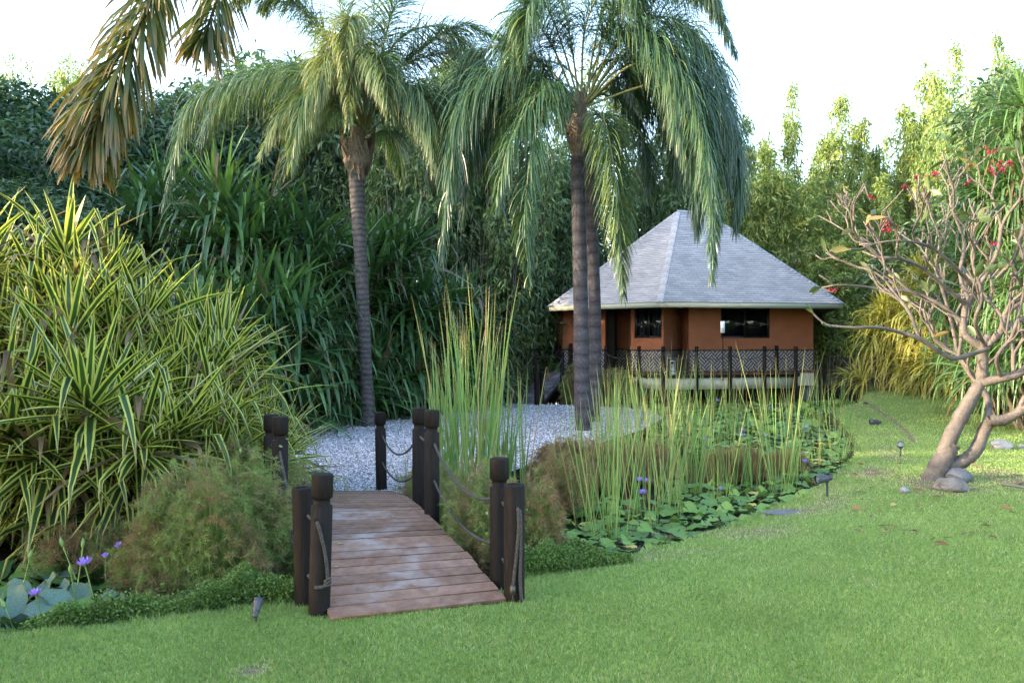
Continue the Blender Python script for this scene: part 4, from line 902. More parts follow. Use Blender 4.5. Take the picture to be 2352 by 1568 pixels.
# near palm whose trunk stands outside the picture; two of its browning fronds hang into the upper left corner
rng = np.random.default_rng(77)
hp = empty("palm_tree", (-4.9, 3.1, 0), label="leaning palm whose olive brown broad leaf frond hangs into the upper left corner", cat="palm tree"); hl = np.array(hp.location)
mb = MB(); cc = bez([(-4.9, 3.1, -.2), (-4.4, 3.5, 2.0), (-3.2, 4.2, 4.2), (-2.35, 4.8, 5.7)], 60); mb.tube(cc, np.linspace(.13, .07, 60), n=16); mb.build("trunk", M['trunk_w'], hp, smooth=True, loc=hl)
HM = [M['hang'], M['rachis_hang']]
def hfrond(ctrl, nl, ll, lw, sa=.8, fw=.75, st=.2, dr=.75, pl=.35, tm=.5):
    c = bez(ctrl, 60); tg = nrm(np.gradient(c, axis=0)); mb = MB(); mb.tube(c, np.linspace(.02, .004, 60), n=7, mat=1)
    t = np.linspace(st, .99, nl); i0 = (t * 59).astype(int); p = c[i0]; T = tg[i0]; s0 = nrm(np.array([[.95, .25, .0]]))[0]
    for sgn in (-1, 1):
        s_ = nrm(s0[None] - T * (T @ s0)[:, None]); n_ = np.cross(s_, T)
        for layer in range(2):
            el = rng.normal(size=nl) * pl + (layer * .55 - .25)
            dirs = s_ * sgn * sa * np.cos(el)[:, None] + n_ * np.sin(el)[:, None] + T * fw * (1 + .5 * t[:, None])
            u = (t - st) / (1 - st); L = ll * (.5 + .6 * np.sin(np.clip(.15 + u * .8, 0, 1) * math.pi)) * (.7 + .45 * rng.random(nl))
            mb.ribbons(p, dirs, L, lw * (.7 + .6 * rng.random(nl)), droop=dr * (.6 + .8 * rng.random(nl)), S_=5, fold=.35, tint=np.clip(tm - .35 + .5 * t + .22 * rng.normal(size=nl), 0, 1), prof=[.25, .7, 1.0, 1.05, .85, .25], roll=rng.normal(size=nl) * .8)
    return mb.build("frond", HM, hp, loc=hl)
hfrond([P(420, -330, 4.9), P(385, -120, 4.85), P(325, 50, 4.8), (P(262, 180, 4.8)), P(222, 280, 4.8), P(205, 340, 4.8)], 104, .42, .020, dr=1.5, pl=.95, tm=.4)
hfrond([P(440, -330, 5.0), P(500, -150, 5.2), P(500, -20, 5.3), P(478, 60, 5.4), P(466, 95, 5.4)], 56, .36, .016, tm=.1, dr=1.2, pl=.8)
hfrond([P(430, -330, 5.0), P(560, -330, 5.4), P(680, -240, 5.8), P(740, -150, 6.0)], 40, .42, .034)
hfrond([P(400, -330, 5.0), P(300, -330, 5.6), P(150, -230, 6), P(60, -120, 6.2)], 36, .36, .034)
hfrond([P(430, -330, 5.0), P(440, -500, 5.3), P(470, -650, 5.9), P(500, -600, 6.6)], 36, .4, .034)

# ------------------------------------------------------------------ pandanus thickets
def heads(mb, C, A, nleaf, L, W, rng, droop=.9, kinkp=.6, spread=1.75, Sg=6, fold=.35, deadp=.05, tm=.5, kstr=1.0):
    N = len(C); C = np.repeat(C, nleaf, 0); A = np.repeat(nrm(A), nleaf, 0); n = N * nleaf
    u = np.tile((np.arange(nleaf) + .5) / nleaf, N); th = spread * u ** .65 * (.85 + .3 * rng.random(n)); ph = np.tile(np.arange(nleaf) * 2.39996, N) + rng.normal(size=n) * .2
    ref = nrm(np.cross(A, np.tile(np.array([[.31, .17, .93]]), (n, 1)))); r2 = np.cross(A, ref)
    D = A * np.cos(th)[:, None] + (ref * np.cos(ph)[:, None] + r2 * np.sin(ph)[:, None]) * np.sin(th)[:, None]
    B = C - A * (.28 * u * L)[:, None] + D * .03
    kink = np.where(rng.random(n) < kinkp * (.25 + u), .35 + .5 * rng.random(n), 5.0)
    ln = L * (.65 + .45 * rng.random(n)) * (.72 + .45 * np.minimum(1, u * 2))
    tint = np.clip(tm + .2 * rng.normal(size=n) - .15 * u, .08, 1); tint = np.where(rng.random(n) < deadp * (.3 + 1.4 * u), 0.0, tint)
    mb.ribbons(B, D, ln, W * (.75 + .45 * rng.random(n)), droop=droop * (.4 + 1.0 * rng.random(n)) * (.35 + u), S_=Sg, fold=fold, kink=kink, tint=tint, roll=rng.normal(size=n) * .25, kstr=kstr,
               prof=([.8, 1, 1, .92, .75, .45, .03] if Sg == 6 else None))
def thicket(name, label, cat, c, rx, ry, ztop, zbase, nh, nleaf, L, W, mat, seed, group=None, zmin=.12, extra=(), upb=.45, **kw):
    rng = np.random.default_rng(seed); ro = empty(name, (c[0], c[1], zbase), label=label, cat=cat, group=group); loc = np.array(ro.location)
    H_ = ztop - zbase - L * .55
    ph = rng.random(nh) * 6.283; front = rng.random(nh) < .62; ph = np.where(front, -math.pi / 2 + rng.normal(size=nh) * .85, ph)
    v = zmin + (1 - zmin) * rng.random(nh) ** .9; el = np.arcsin(np.clip(v, 0, 1)); rr = .8 + .25 * rng.random(nh)
    C = np.stack([c[0] + rx * np.cos(el) ** .6 * np.cos(ph) * rr, c[1] + ry * np.cos(el) ** .6 * np.sin(ph) * rr, zbase + H_ * v * (.85 + .18 * rng.random(nh))], -1)
    A = np.stack([np.cos(ph) * np.cos(el), np.sin(ph) * np.cos(el), np.sin(el) * .8 + upb], -1)
    if len(extra):
        C = np.vstack([C, np.array([e[0] for e in extra])]); A = np.vstack([A, np.array([e[1] for e in extra], float)])
    mb = MB(); heads(mb, C, A, nleaf, L, W, rng, **kw); mb.build("crown", M[mat], ro, loc=loc)
    mb = MB()
    for k in range(0, len(C)):
        p = C[k]; b0 = np.array((c[0] + (p[0] - c[0]) * .35, c[1] + (p[1] - c[1]) * .35, zbase - .2)); mid = (p + b0) / 2 + (p - b0)[[1, 0, 2]] * np.array((.08, -.08, 0)); mid[2] = (p[2] + b0[2]) / 2
        mb.tube(bez([b0, mid, p - nrm(A[k][None])[0] * .1], 8), [.06] * 8, n=6)
    mb.build("stem", M['stem'], ro, smooth=True, loc=loc); return ro
def xy(px, d): return ((px - 1176) / F * d, d)
gV = "yellow striped screw pines massed on the left bank"
V_ = [("tall striped screw pine with sunlit yellow tips at the upper left", 60, 12.4, 2.0, 1.8, 430, 24, ()),
      ("striped screw pine with upright yellow blades left of the dark trees' foot", 285, 12.0, 1.35, 1.4, 520, 19, ()),
      ("striped screw pine mounding beside the brown hanging frond's lower end", 170, 10.7, 1.2, 1.2, 600, 14, ()),
      ("low striped screw pine leaning towards the bridge posts", 470, 11.9, 1.05, 1.1, 690, 17, ()),
      ("striped screw pine reaching over the gravel edge behind the left bridge posts", 538, 13.0, .7, 1.0, 800, 12, ()),
      ("big star shaped striped screw pine head opening towards the lawn", 190, 9.9, .95, .8, 830, 5, ((P(195, 925, 8.9), (.0, -.75, .75)), (P(90, 1050, 8.9), (-.2, -.8, .2)), (P(320, 1030, 9.0), (.4, -.8, .25)))),
      ("drooping striped screw pine rising behind the rusty papyrus mound", 430, 10.4, .75, .8, 900, 8, ((P(400, 1000, 9.5), (.3, -.8, .4)), (P(520, 960, 10.6), (.6, -.6, .3)))),
      ("striped screw pine cut by the left edge above the water lilies", -30, 9.8, .9, .9, 800, 9, ((P(20, 1000, 8.9), (.2, -.9, .4)),)),
      ("striped screw pine cut by the left edge below the dark trees", -160, 12, 1.3, 1.3, 520, 12, ())]
for k, (lb, px, d, rx, ry, ty, nh, ex) in enumerate(V_):
    c = xy(px, d); thicket("variegated_pandanus", lb, "screw pine", c, rx, ry, P(px, ty, d)[2], GZ - .02, nh, 30 if k < 5 else 46, 1.42 if k not in (5, 6) else 1.4, .098 if k < 5 else .096, 'pandanus_var', 100 + k, gV, extra=ex, droop=.75, kinkp=.85, deadp=.10, upb=.8, spread=1.45)
gC = "dark green screw pines behind the gravel"
C_ = [(430, 25.5, 2.3, 2.0, 350, 26), (548, 23.6, 1.7, 1.6, 300, 24), (660, 24.5, 1.8, 1.6, 400, 24), (470, 20.5, 1.8, 1.5, 600, 22), (610, 21.6, 1.6, 1.5, 540, 24), (770, 25.6, 1.9, 1.6, 440, 26),
      (735, 23.9, 1.3, 1.2, 680, 16), (900, 27.6, 2.1, 1.7, 470, 28), (860, 26.0, 1.4, 1.2, 720, 16), (1010, 29.8, 1.9, 1.6, 590, 24), (985, 28.3, 1.2, 1.0, 770, 12), (1085, 32.5, 1.6, 1.4, 690, 16), (330, 18.0, 1.6, 1.5, 690, 16)]
CL = ["dark green screw pine under the left palm's longest frond", "tallest dark green screw pine with a sunlit upright spike", "dark green screw pine just left of the pale ringed palm trunk, tall", "dark green screw pine behind the yellow tips of the striped one",
      "dark green screw pine skirting the gravel at its left end", "dark green screw pine directly behind the ringed palm trunk", "low dark screw pine at the foot of the ringed palm trunk", "dark green screw pine under the hanging fronds between the palms",
      "low dark screw pine right of the ringed trunk's foot", "dark green screw pine behind the tall reed clump", "low dark screw pine behind the reeds beside the gravel", "small screw pine by the start of the boardwalk", "dark green screw pine filling the gap behind the striped ones' slope"]
for k, (px, d, rx, ry, ty, nh) in enumerate(C_):
    c = xy(px, d); thicket("green_pandanus", CL[k], "screw pine", c, rx, ry, P(px, ty, d)[2], GZ - .02, nh, 34, 2.25 if k not in (6, 8, 10) else 1.7, .14, 'pandanus', 200 + k, gC, droop=.95, kinkp=.85, deadp=.05, zmin=.10, tm=.45, upb=.75, spread=1.5)
gR = "pale strap leaved screw pines on the right"
for k, (px, d, rx, ry, ty, nh, lb) in enumerate([(2345, 21.5, 1.55, 1.5, 95, 44, "towering pale screw pine filling the right edge behind the frangipani"), (2260, 23.5, 1.2, 1.2, 330, 22, "shorter pale screw pine stepping down from the towering one"), (2400, 20.0, 1.5, 1.3, 420, 24, "pale screw pine cut by the right edge behind the frangipani branches")]):
    c = xy(px, d); thicket("strap_leaf_pandanus", lb, "screw pine", c, rx, ry, P(px, ty, d)[2], .2, nh, 54, 1.6, .06, 'pandanus_pale', 300 + k, gR, droop=2.0, kinkp=.75, zmin=.08, tm=.6, kstr=1.3)
gG = "golden weeping screw pines by the far lawn"
for k, (px, d, rx, ry, ty, nh, lb) in enumerate([(2040, 30.5, 1.35, 1.2, 640, 20, "golden weeping screw pine nearest the villa's right corner"), (2125, 29.0, 1.4, 1.3, 570, 26, "golden weeping screw pine in the middle beyond the far lawn"), (2215, 27.6, 1.5, 1.3, 600, 22, "golden weeping screw pine behind the frangipani trunk"), (2320, 27.0, 1.5, 1.3, 640, 16, "golden weeping screw pine at the right edge of the far lawn")]):
    c = xy(px, d); z0_ = float(ground_h(c[0], c[1])); thicket("golden_pandanus", lb, "screw pine", c, rx, ry, P(px, ty, d)[2], max(z0_, .0), nh, 60, 1.45, .062, 'pandanus_gold', 320 + k, gG, droop=2.3, kinkp=.7, zmin=.05, tm=.6, kstr=1.3)

# ------------------------------------------------------------------ bamboo and background trees
def leaf_sprays(mb, C, out, nl, L, W, rng, tm=.5, spread=.22, tv=.2):
    N = len(C); n = N * nl; Cc = np.repeat(C, nl, 0); O = np.repeat(nrm(out), nl, 0)
    p = Cc + rng.normal(size=(n, 3)) * np.array((spread, spread, spread * .7))
    D = O * .55 + rng.normal(size=(n, 3)) * .55 + np.array((0, 0, -.45))
    ti = np.repeat(tm + tv * rng.normal(size=N), nl) + .12 * rng.normal(size=n)
    mb.diamonds(p, D, L * (.6 + .8 * rng.random(n)), W * (.7 + .6 * rng.random(n)), tint=np.clip(ti, 0, 1), rng=rng)
def bamboo_mesh(seed, h, nc, mat, rad=.9, nclu=95, nl=11, L=.27, W=.06, low=.22, tm=.5, lean=.12, bare=22):
    """returns (culm mesh, foliage mesh) of one clump, origin at its foot"""
    rng = np.random.default_rng(seed); cu = MB(); fo = MB()
    for k in range(nc):
        a = rng.random() * 6.28; r = rad * math.sqrt(rng.random()); hh = h * (1.0 if k == 0 else rng.uniform(.55, .93)); b0 = np.array((r * math.cos(a), r * math.sin(a), 0)) * (.3 if k == 0 else 1)
        la = rng.random() * 6.28; lv = np.array((math.cos(la), math.sin(la), 0)) * lean * hh * rng.random() + b0 * .5
        c = bez([b0, b0 + lv * .25 + (0, 0, hh * .4), b0 + lv * .7 + (0, 0, hh * .78), b0 + lv * 1.3 + (0, 0, hh)], 26); cu.tube(c, np.linspace(.034, .007, 26), n=6, cap=False)
        t = low + (1 - low) * rng.random(nclu) ** .85; ix = np.clip((t * 25).astype(int), 0, 24); f = (t * 25 - ix)[:, None]; p = c[ix] * (1 - f) + c[ix + 1] * f
        az = rng.random(nclu) * 6.28; ro = (.12 + .62 * np.sin(np.clip((1 - t) * 1.9, 0, 1.57)) * rng.random(nclu) ** .7) * (1.0 + .35 * np.sin(t * 31 + k)); o = np.stack([np.cos(az), np.sin(az), 0 * az], -1)
        leaf_sprays(fo, p + o * ro[:, None] + np.array((0, 0, 1.)) * (.15 * ro)[:, None], o, nl, L, W, rng, tm=tm, spread=.15)
    for k in range(bare):
        a = rng.random() * 6.28; r = 1.3 * math.sqrt(rng.random()); b0 = np.array((r * math.cos(a), r * math.sin(a), 0)); hh = h * rng.uniform(.35, .7); lv = rng.normal(size=3) * .35 * np.array((1, 1, 0))
        cu.tube(bez([b0, b0 + lv * .5 + (0, 0, hh * .5), b0 + lv * 1.2 + (0, 0, hh)], 8), np.linspace(.03, .012, 8), n=5, cap=False)
    co = cu.build("culm", M['culm'], None); fo_ = fo.build("foliage", mat, None)
    return co, fo_
def make_clump(seed, h, nc, mat, **kw):
    ro = empty("bamboo_clump"); co, fo = bamboo_mesh(seed, h, nc, mat, **kw); co.parent = ro; fo.parent = ro; return ro
protos = {('l', k): make_clump(400 + k, 10.0, 7, M['bamboo'], nclu=120) for k in range(3)}
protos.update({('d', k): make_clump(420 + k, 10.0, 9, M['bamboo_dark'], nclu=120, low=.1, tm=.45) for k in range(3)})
used = set()
def place_tree(kind, k, px, d, ty, label, group, rz=0.0, zb=None, sxy=None):
    key = (kind, k); x, y = xy(px, d); zb = float(ground_h(x, y)) - .05 if zb is None else zb
    o = protos[key] if key not in used else copy_tree(protos[key]); used.add(key)
    h = P(px, ty, d)[2] - zb; s = h / (10.9 if kind == 't' else 10.0); sx = sxy if sxy else min(1.35, max(.8, s)); o.location = (x, y, zb); o.scale = (sx, sx, s); o.rotation_euler = (0, 0, rz)
    tag(o, label, {'l': "bamboo", 'd': "bamboo", 't': "tree"}[kind], group); return o
gB = "sunlit bamboo behind the villa on the right"
BL = [(1672, 44, 330, "bamboo plume just left of the hanging palm curtain, above the roof"), (1722, 45, 250, "bamboo plume first right of the palm crown above the roof"), (1775, 43, 320, "shorter bamboo between the first two plumes right of the palm"), (1824, 47, 195, "pointed bamboo plume above the right roof slope"),
      (1886, 45, 228, "round topped dark bamboo plume beside the pointed one"), (1925, 49, 290, "low bamboo filling behind two plumes right of the roof"), (1958, 46, 208, "feathery bamboo plume over the villa's right corner"), (2014, 48, 280, "squat bamboo in the dip left of the tallest plumes"),
      (2085, 47, 142, "second tallest bamboo plume on the right"), (2166, 45, 96, "tallest golden bamboo plume on the right"), (2228, 48, 196, "bamboo plume right of the tallest golden one"), (2130, 50, 250, "bamboo filling behind the tallest golden plume"), (2050, 42, 400, "low bamboo in front of the second tallest plume"),
      (1850, 42, 420, "low bamboo behind the villa's right wall"), (1940, 42, 440, "low bamboo right beyond the villa's eave"), (2290, 46, 60, "bamboo behind the towering pale screw pine"), (2170, 42, 480, "low bamboo above the golden screw pines"), (1790, 50, 380, "far bamboo seen through gaps above the roof"), (1745, 53, 335, "distant bamboo low between the palm curtain and the first plumes"), (1865, 54, 320, "distant bamboo low behind the round topped plume"), (1990, 54, 330, "distant bamboo low above the eave's right end"), (2060, 55, 300, "distant bamboo low left of the tallest plumes"), (2240, 54, 300, "distant bamboo low beside the pale screw pine"), (1885, 39.5, 560, "short bamboo canes directly right of the villa wall"), (1935, 40.5, 520, "short bamboo canes between the villa and the golden screw pines"), (1985, 41, 540, "short bamboo canes behind the nearest golden screw pine")]
for i, (px, d, ty, lb) in enumerate(BL): place_tree('l', i % 3, px, d, ty, lb, gB, rz=i * 1.3, sxy=.9 + .1 * (i % 3))
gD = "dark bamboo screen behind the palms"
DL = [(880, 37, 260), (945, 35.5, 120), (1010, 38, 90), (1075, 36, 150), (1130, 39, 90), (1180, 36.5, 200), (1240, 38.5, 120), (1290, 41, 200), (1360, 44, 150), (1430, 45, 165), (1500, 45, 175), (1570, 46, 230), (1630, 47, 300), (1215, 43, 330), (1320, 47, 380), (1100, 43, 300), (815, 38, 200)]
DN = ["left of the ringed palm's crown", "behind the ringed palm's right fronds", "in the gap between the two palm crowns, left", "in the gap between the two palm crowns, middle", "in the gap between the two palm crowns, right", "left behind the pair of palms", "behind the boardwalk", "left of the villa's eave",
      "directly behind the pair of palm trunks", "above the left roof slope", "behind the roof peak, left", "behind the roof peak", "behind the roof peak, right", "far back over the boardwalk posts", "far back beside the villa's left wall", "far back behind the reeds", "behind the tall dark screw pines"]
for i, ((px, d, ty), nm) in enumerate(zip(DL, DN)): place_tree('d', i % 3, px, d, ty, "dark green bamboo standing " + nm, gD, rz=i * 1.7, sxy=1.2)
# broad crowned trees
def tree_proto(seed, mat, nclu=2300, nl=9, L=.30, W=.085, tm=.45):
    rng = np.random.default_rng(seed); ro = empty("dense_tree"); fo = MB(); tr = MB()
    lob = [np.array((rng.normal() * 1.3, rng.normal() * 1.3, rng.uniform(4, 9.0))) for _ in range(15)] + [np.array((0, 0, 8.6))]
    rl = [rng.uniform(1.0, 1.75) for _ in lob]
    for k, (c, r) in enumerate(zip(lob, rl)):
        n = int(nclu / len(lob)); v = nrm(rng.normal(size=(n, 3))); rr = r * (.45 + .6 * rng.random(n) ** .45); p = c + v * rr[:, None] * np.array((1, 1, .85))
        leaf_sprays(fo, p, v, nl, L, W, rng, tm=tm + .12 * rng.normal(), spread=.18)
        tr.tube(bez([(0, 0, rng.uniform(1, 4)), (c[0] * .45, c[1] * .45, c[2] * .6), c], 10), np.linspace(.12, .02, 10), n=6, cap=False)
    tr.tube([(0, 0, -.2), (.05, 0, 3), (0, .1, 6.5), (0, 0, 8.5)], [.28, .22, .14, .05], n=10)
    o1 = tr.build("trunk", M['stem'], ro, smooth=True); o2 = fo.build("crown", mat, ro); return ro
protos.update({('t', 0): tree_proto(501, M['tree_dark']), ('t', 1): tree_proto(502, M['tree_dark']), ('t', 2): tree_proto(503, M['bamboo'], L=.26, W=.07, nclu=1500)})
TL = [(40, 35, 130, 0, 1.5, "dark dense tree at the far left edge"), (180, 36, 150, 1, 1.45, "dark dense tree behind the brown hanging frond"), (330, 38, 175, 0, 1.4, "dark dense tree between the hanging frond and the left palm"), (480, 40, 115, 1, 1.3, "dark tree under the second hanging frond"),
      (610, 42, 95, 0, 1.5, "dark tree left of the ringed palm's crown"), (690, 40, 55, 1, 1.4, "tree behind the ringed palm's sunny fronds"), (20, 21, 345, 1, .95, "low bushy tree above the striped screw pines at the left edge"), (-140, 27, 180, 0, 1.3, "dark tree cut off by the left edge"), (110, 24, 460, 0, .8, "dark bush behind the yellow tips at the left"),
      (15, 47, 70, 2, .7, "pale thin tree top rising above the dark trees at the left edge"), (150, 46, 66, 2, .75, "pale thin tree top rising behind the dark trees left of the frond"), (250, 29, 480, 1, 1.0, "dark bush under the tip of the brown hanging frond"), (760, 46, 60, 2, 1.5, "paler tree behind the ringed palm's crown"),
      (1900, 58, 600, 0, 1.6, "far dark hedge tree closing the view right of the villa"), (1700, 60, 560, 1, 1.8, "far dark hedge tree closing the view over the villa roof"), (2080, 58, 560, 1, 1.8, "far dark hedge tree behind the golden screw pines"), (850, 45, 75, 1, 1.3, "tree top behind the ringed palm, right side"), (1000, 47, 95, 0, 1.2, "tree top in the gap between the palm crowns"), (2292, 36, 72, 2, .75, "leafy tree top left of the towering screw pine"), (2420, 30, 60, 1, 1.2, "dark tree behind the towering screw pine"), (2330, 33, 420, 0, 1.1, "dark tree behind the frangipani's crown")]
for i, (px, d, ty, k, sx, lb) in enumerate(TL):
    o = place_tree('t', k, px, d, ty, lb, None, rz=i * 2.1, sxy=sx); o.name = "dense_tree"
# unseen trees added beyond the left edge to keep the low sun off the lawn
for i, (x, y, h, sx) in enumerate([(-19, -6, 8.0, 1.5), (-19.5, -.5, 8.4, 1.5), (-19, 4.0, 6.8, 1.1), (-20, 8.5, 5.6, 1.0), (-19.5, 14, 8.8, 1.1), (-9.6, 6.6, 6.3, .8), (-20.5, 18.5, 9.4, 1.3), (-21, 23, 11.5, 1.5), (-27, 26, 18, 1.7), (-31, 33, 21, 2.0), (-25, -12, 10, 1.8), (-26, 2, 8.5, 1.6), (-27, 13.5, 8.2, 1.6), (-27, 20, 9.5, 1.8)]):
    o = copy_tree(protos[('t', i % 2)]); o.name = "dense_tree"; o.location = (x, y, -.1); o.scale = (sx, sx, h / 10); o.rotation_euler = (0, 0, i * 1.9)
    tag(o, "unseen dark tree added on the left to keep low sun off the garden", "tree", "shade trees added beyond the left edge")
for i, (x, y, h, sx) in enumerate([(19.5, 27, 9, 1.0), (22, 22, 9.5, 1.1), (24, 34, 12, 1.3), (21, 15.5, 8, 1.1), (27, 27, 11, 1.3)]):
    o = copy_tree(protos[('t', i % 2)]); o.name = "dense_tree"; o.location = (x, y, -.1); o.scale = (sx, sx, h / 10); o.rotation_euler = (0, 0, i * 2.3)
    tag(o, "dark tree closing the garden beyond the right edge", "tree", "garden trees beyond the right edge")
M['small_palm'] = leafmat("small_palm_leaflet", [(0, (.03, .09, .02)), (1, (.09, .20, .04))], rough=.4, transl=.3)
# small areca palms by the boardwalk, and a young one among the screw pines
def small_palm(px, d, z, n, L, label, seed, elv=(30, 75)):
    rng = np.random.default_rng(seed); x, y = xy(px, d); ro = empty("small_palm", (x, y, z), label=label, cat="small palm"); loc = np.array(ro.location)
    for k in range(n):
        a = k * 2.4 + rng.random() * .4; el = math.radians(rng.uniform(*elv)); h = np.array((math.cos(a), math.sin(a), 0)); l = L * rng.uniform(.8, 1.15)
        frond([loc, loc + h * l * .35 * math.cos(el) + (0, 0, l * .5 * math.sin(el)), loc + h * l * .75 + (0, 0, l * .62 * math.sin(el)), loc + h * l * 1.05 + (0, 0, l * .45 * math.sin(el) - .1)], 44, L * .26, .03, [M['small_palm'], M['rachis']], ro, rng, droop=.5, r0=.014, start=.25, tmean=.6, plum=.15, loc=loc, fwd=.6)
    return ro
small_palm(1262, 37.5, -.1, 12, 2.2, "bushy small palm beside the villa's left corner", 61); small_palm(1225, 40, -.1, 10, 2.6, "small palm farther back behind the boardwalk posts", 62); small_palm(1110, 38.5, -.1, 10, 2.0, "small palm behind the tall reeds", 63)
small_palm(785, 23.5, 1.4, 7, 1.3, "young palm frond cluster left of the ringed trunk among dark leaves", 64, (35, 70))

# ------------------------------------------------------------------ reeds
def reed_clump(px, py, label, n, h, seed, *a_, **k_): return reed_clump_(px, py, label, int(n * (.85 if n > 100 or 'tall reed' in label else .95)), h, seed, *a_, **k_)
def reed_clump_(px, py, label, n, h, seed, spread=.09, w=.013, lean=.16, zb=WZ, grp="green reed clumps standing in the pond", tm=.5):
    rng = np.random.default_rng(seed); b0 = G(px, py, zb); ro = empty("reed_clump", b0, label=label, cat="reeds", group=grp)
    a = rng.random(n) * 6.28; r = spread * np.sqrt(rng.random(n)); B = np.stack([r * np.cos(a), r * np.sin(a), 0 * a - .05], -1)
    D = np.stack([np.cos(a) * r / spread * lean + rng.normal(size=n) * lean * .45, np.sin(a) * r / spread * lean + rng.normal(size=n) * lean * .45, np.ones(n)], -1)
    ti = np.clip(tm + .22 * rng.normal(size=n), .15, 1); dead = rng.random(n) < .12; ti = np.where(dead, rng.random(n) * .12, ti)
    kink = np.where(rng.random(n) < .16, .45 + .4 * rng.random(n), 5.)
    L = h * (.35 + .7 * rng.random(n))
    mb = MB(); mb.ribbons(B, D, L, w * (.7 + .7 * rng.random(n)), droop=.08 + .5 * rng.random(n) ** 2, S_=9, fold=.25, kink=kink, tint=ti, roll=rng.random(n) * 3, prof=[.8, .9, 1, 1, 1, .95, .85, .7, .45, .05])
    ob = mb.build("blades", M['reed'], ro)
    return ro
rr = [(1010, 1150, 40, 2.6), (1060, 1132, 46, 3.3), (1110, 1140, 50, 3.5), (1150, 1128, 40, 3.0), (1190, 1135, 22, 2.4), (1085, 1160, 40, 3.1), (990, 1120, 16, 2.2), (1035, 1110, 30, 3.2)]
rn = ["left edge, shorter", "front left, thick", "tallest, in the middle", "right of the tallest", "right edge, thin", "front, just behind the bridge rope", "thin, beside the middle bridge posts", "back, reaching above the gravel"]
for i, (px, py, n, h) in enumerate(rr): reed_clump(px, py + 12, "tall reed clump right of the bridge: " + rn[i], n, h, 700 + i, .17, .021, .13, grp="tall reeds right of the bridge")
R2 = [(1400, 1232, 60, 2.3, "nearest the lawn, thick and fanning"), (1345, 1215, 22, 1.5, "short, beside the front lily pads"), (1475, 1185, 34, 1.9, "second row, right of the nearest clump"), (1530, 1165, 28, 2.2, "slim, rising from the lily pads"), (1330, 1178, 20, 1.7, "slim, left in front of the brown papyrus"), (1590, 1140, 30, 2.3, "mid pond, straight"),
      (1650, 1150, 24, 1.8, "mid pond, in front of the brown tussocks"), (1680, 1118, 34, 2.2, "middle, beside the brown tussocks"), (1735, 1128, 22, 1.8, "slim, left of the leaning clump"), (1797, 1130, 44, 2.6, "thick, leaning right, tallest on the right"), (1830, 1100, 20, 1.7, "thin, right of the leaning clump"), (1880, 1072, 18, 1.6, "thin, near the right bank"),
      (1925, 1062, 26, 1.7, "at the right bank"), (1945, 1010, 18, 1.8, "thin, along the far right bank"), (1440, 1120, 40, 2.4, "in the left mass, behind the nearest clump"), (1500, 1090, 40, 2.6, "in the left mass, tall"), (1560, 1085, 40, 2.5, "in the central mass, left"), (1620, 1070, 36, 2.4, "in the central mass, right"), (1400, 1080, 34, 2.1, "below the pair of palms, right"), (1455, 1050, 36, 2.3, "by the gravel edge"),
      (1530, 1040, 40, 2.6, "before the villa steps, thick"), (1600, 1020, 36, 2.4, "before the cream beam, left"), (1680, 1010, 30, 2.3, "before the cream beam, middle"), (1750, 1000, 24, 2.2, "before the cream beam, right"), (1380, 1030, 26, 1.9, "right in front of the palm pair's foot"), (1340, 1060, 20, 1.7, "in front of the palm pair, left"), (1820, 1010, 22, 2.2, "far, under the veranda's right end"), (1880, 990, 18, 2.0, "far, right of the veranda"),
      (1925, 960, 16, 2.0, "farthest right, by the golden screw pines"), (1480, 980, 30, 2.2, "far, left of the veranda corner"), (1560, 970, 30, 2.3, "far, at the veranda corner"), (1420, 960, 24, 2.0, "far, behind the palm pair's foot"), (1640, 965, 26, 2.1, "far, under the veranda's middle"), (1290, 1110, 14, 1.4, "thin and dry beside the gravel point"), (1500, 1215, 12, 1.1, "tiny, among the front lily pads"), (1565, 1190, 10, 1.2, "tiny, right among the front lily pads")]
for i, (px, py, n, h, nm) in enumerate(R2): reed_clump(px, py, "reed clump in the open pond, " + nm, n, h, 740 + i, .26 if n > 30 else .14, .0115 if i < 14 else .0135, .17, tm=.45 if i % 3 else .75)
for i, (px, py, h, nm) in enumerate([(935, 1150, .9, "young reeds between the far bridge posts"), (1200, 905, 1.6, "reeds beside the boardwalk foot, left"), (1300, 915, 1.7, "reeds beside the boardwalk's right side"), (1130, 905, 2.2, "dark reeds behind the gravel's far edge")]): reed_clump(px, py, nm, 26, h, 790 + i, .2 if i else .08, .013, .25, grp="scattered reeds by the walkways")

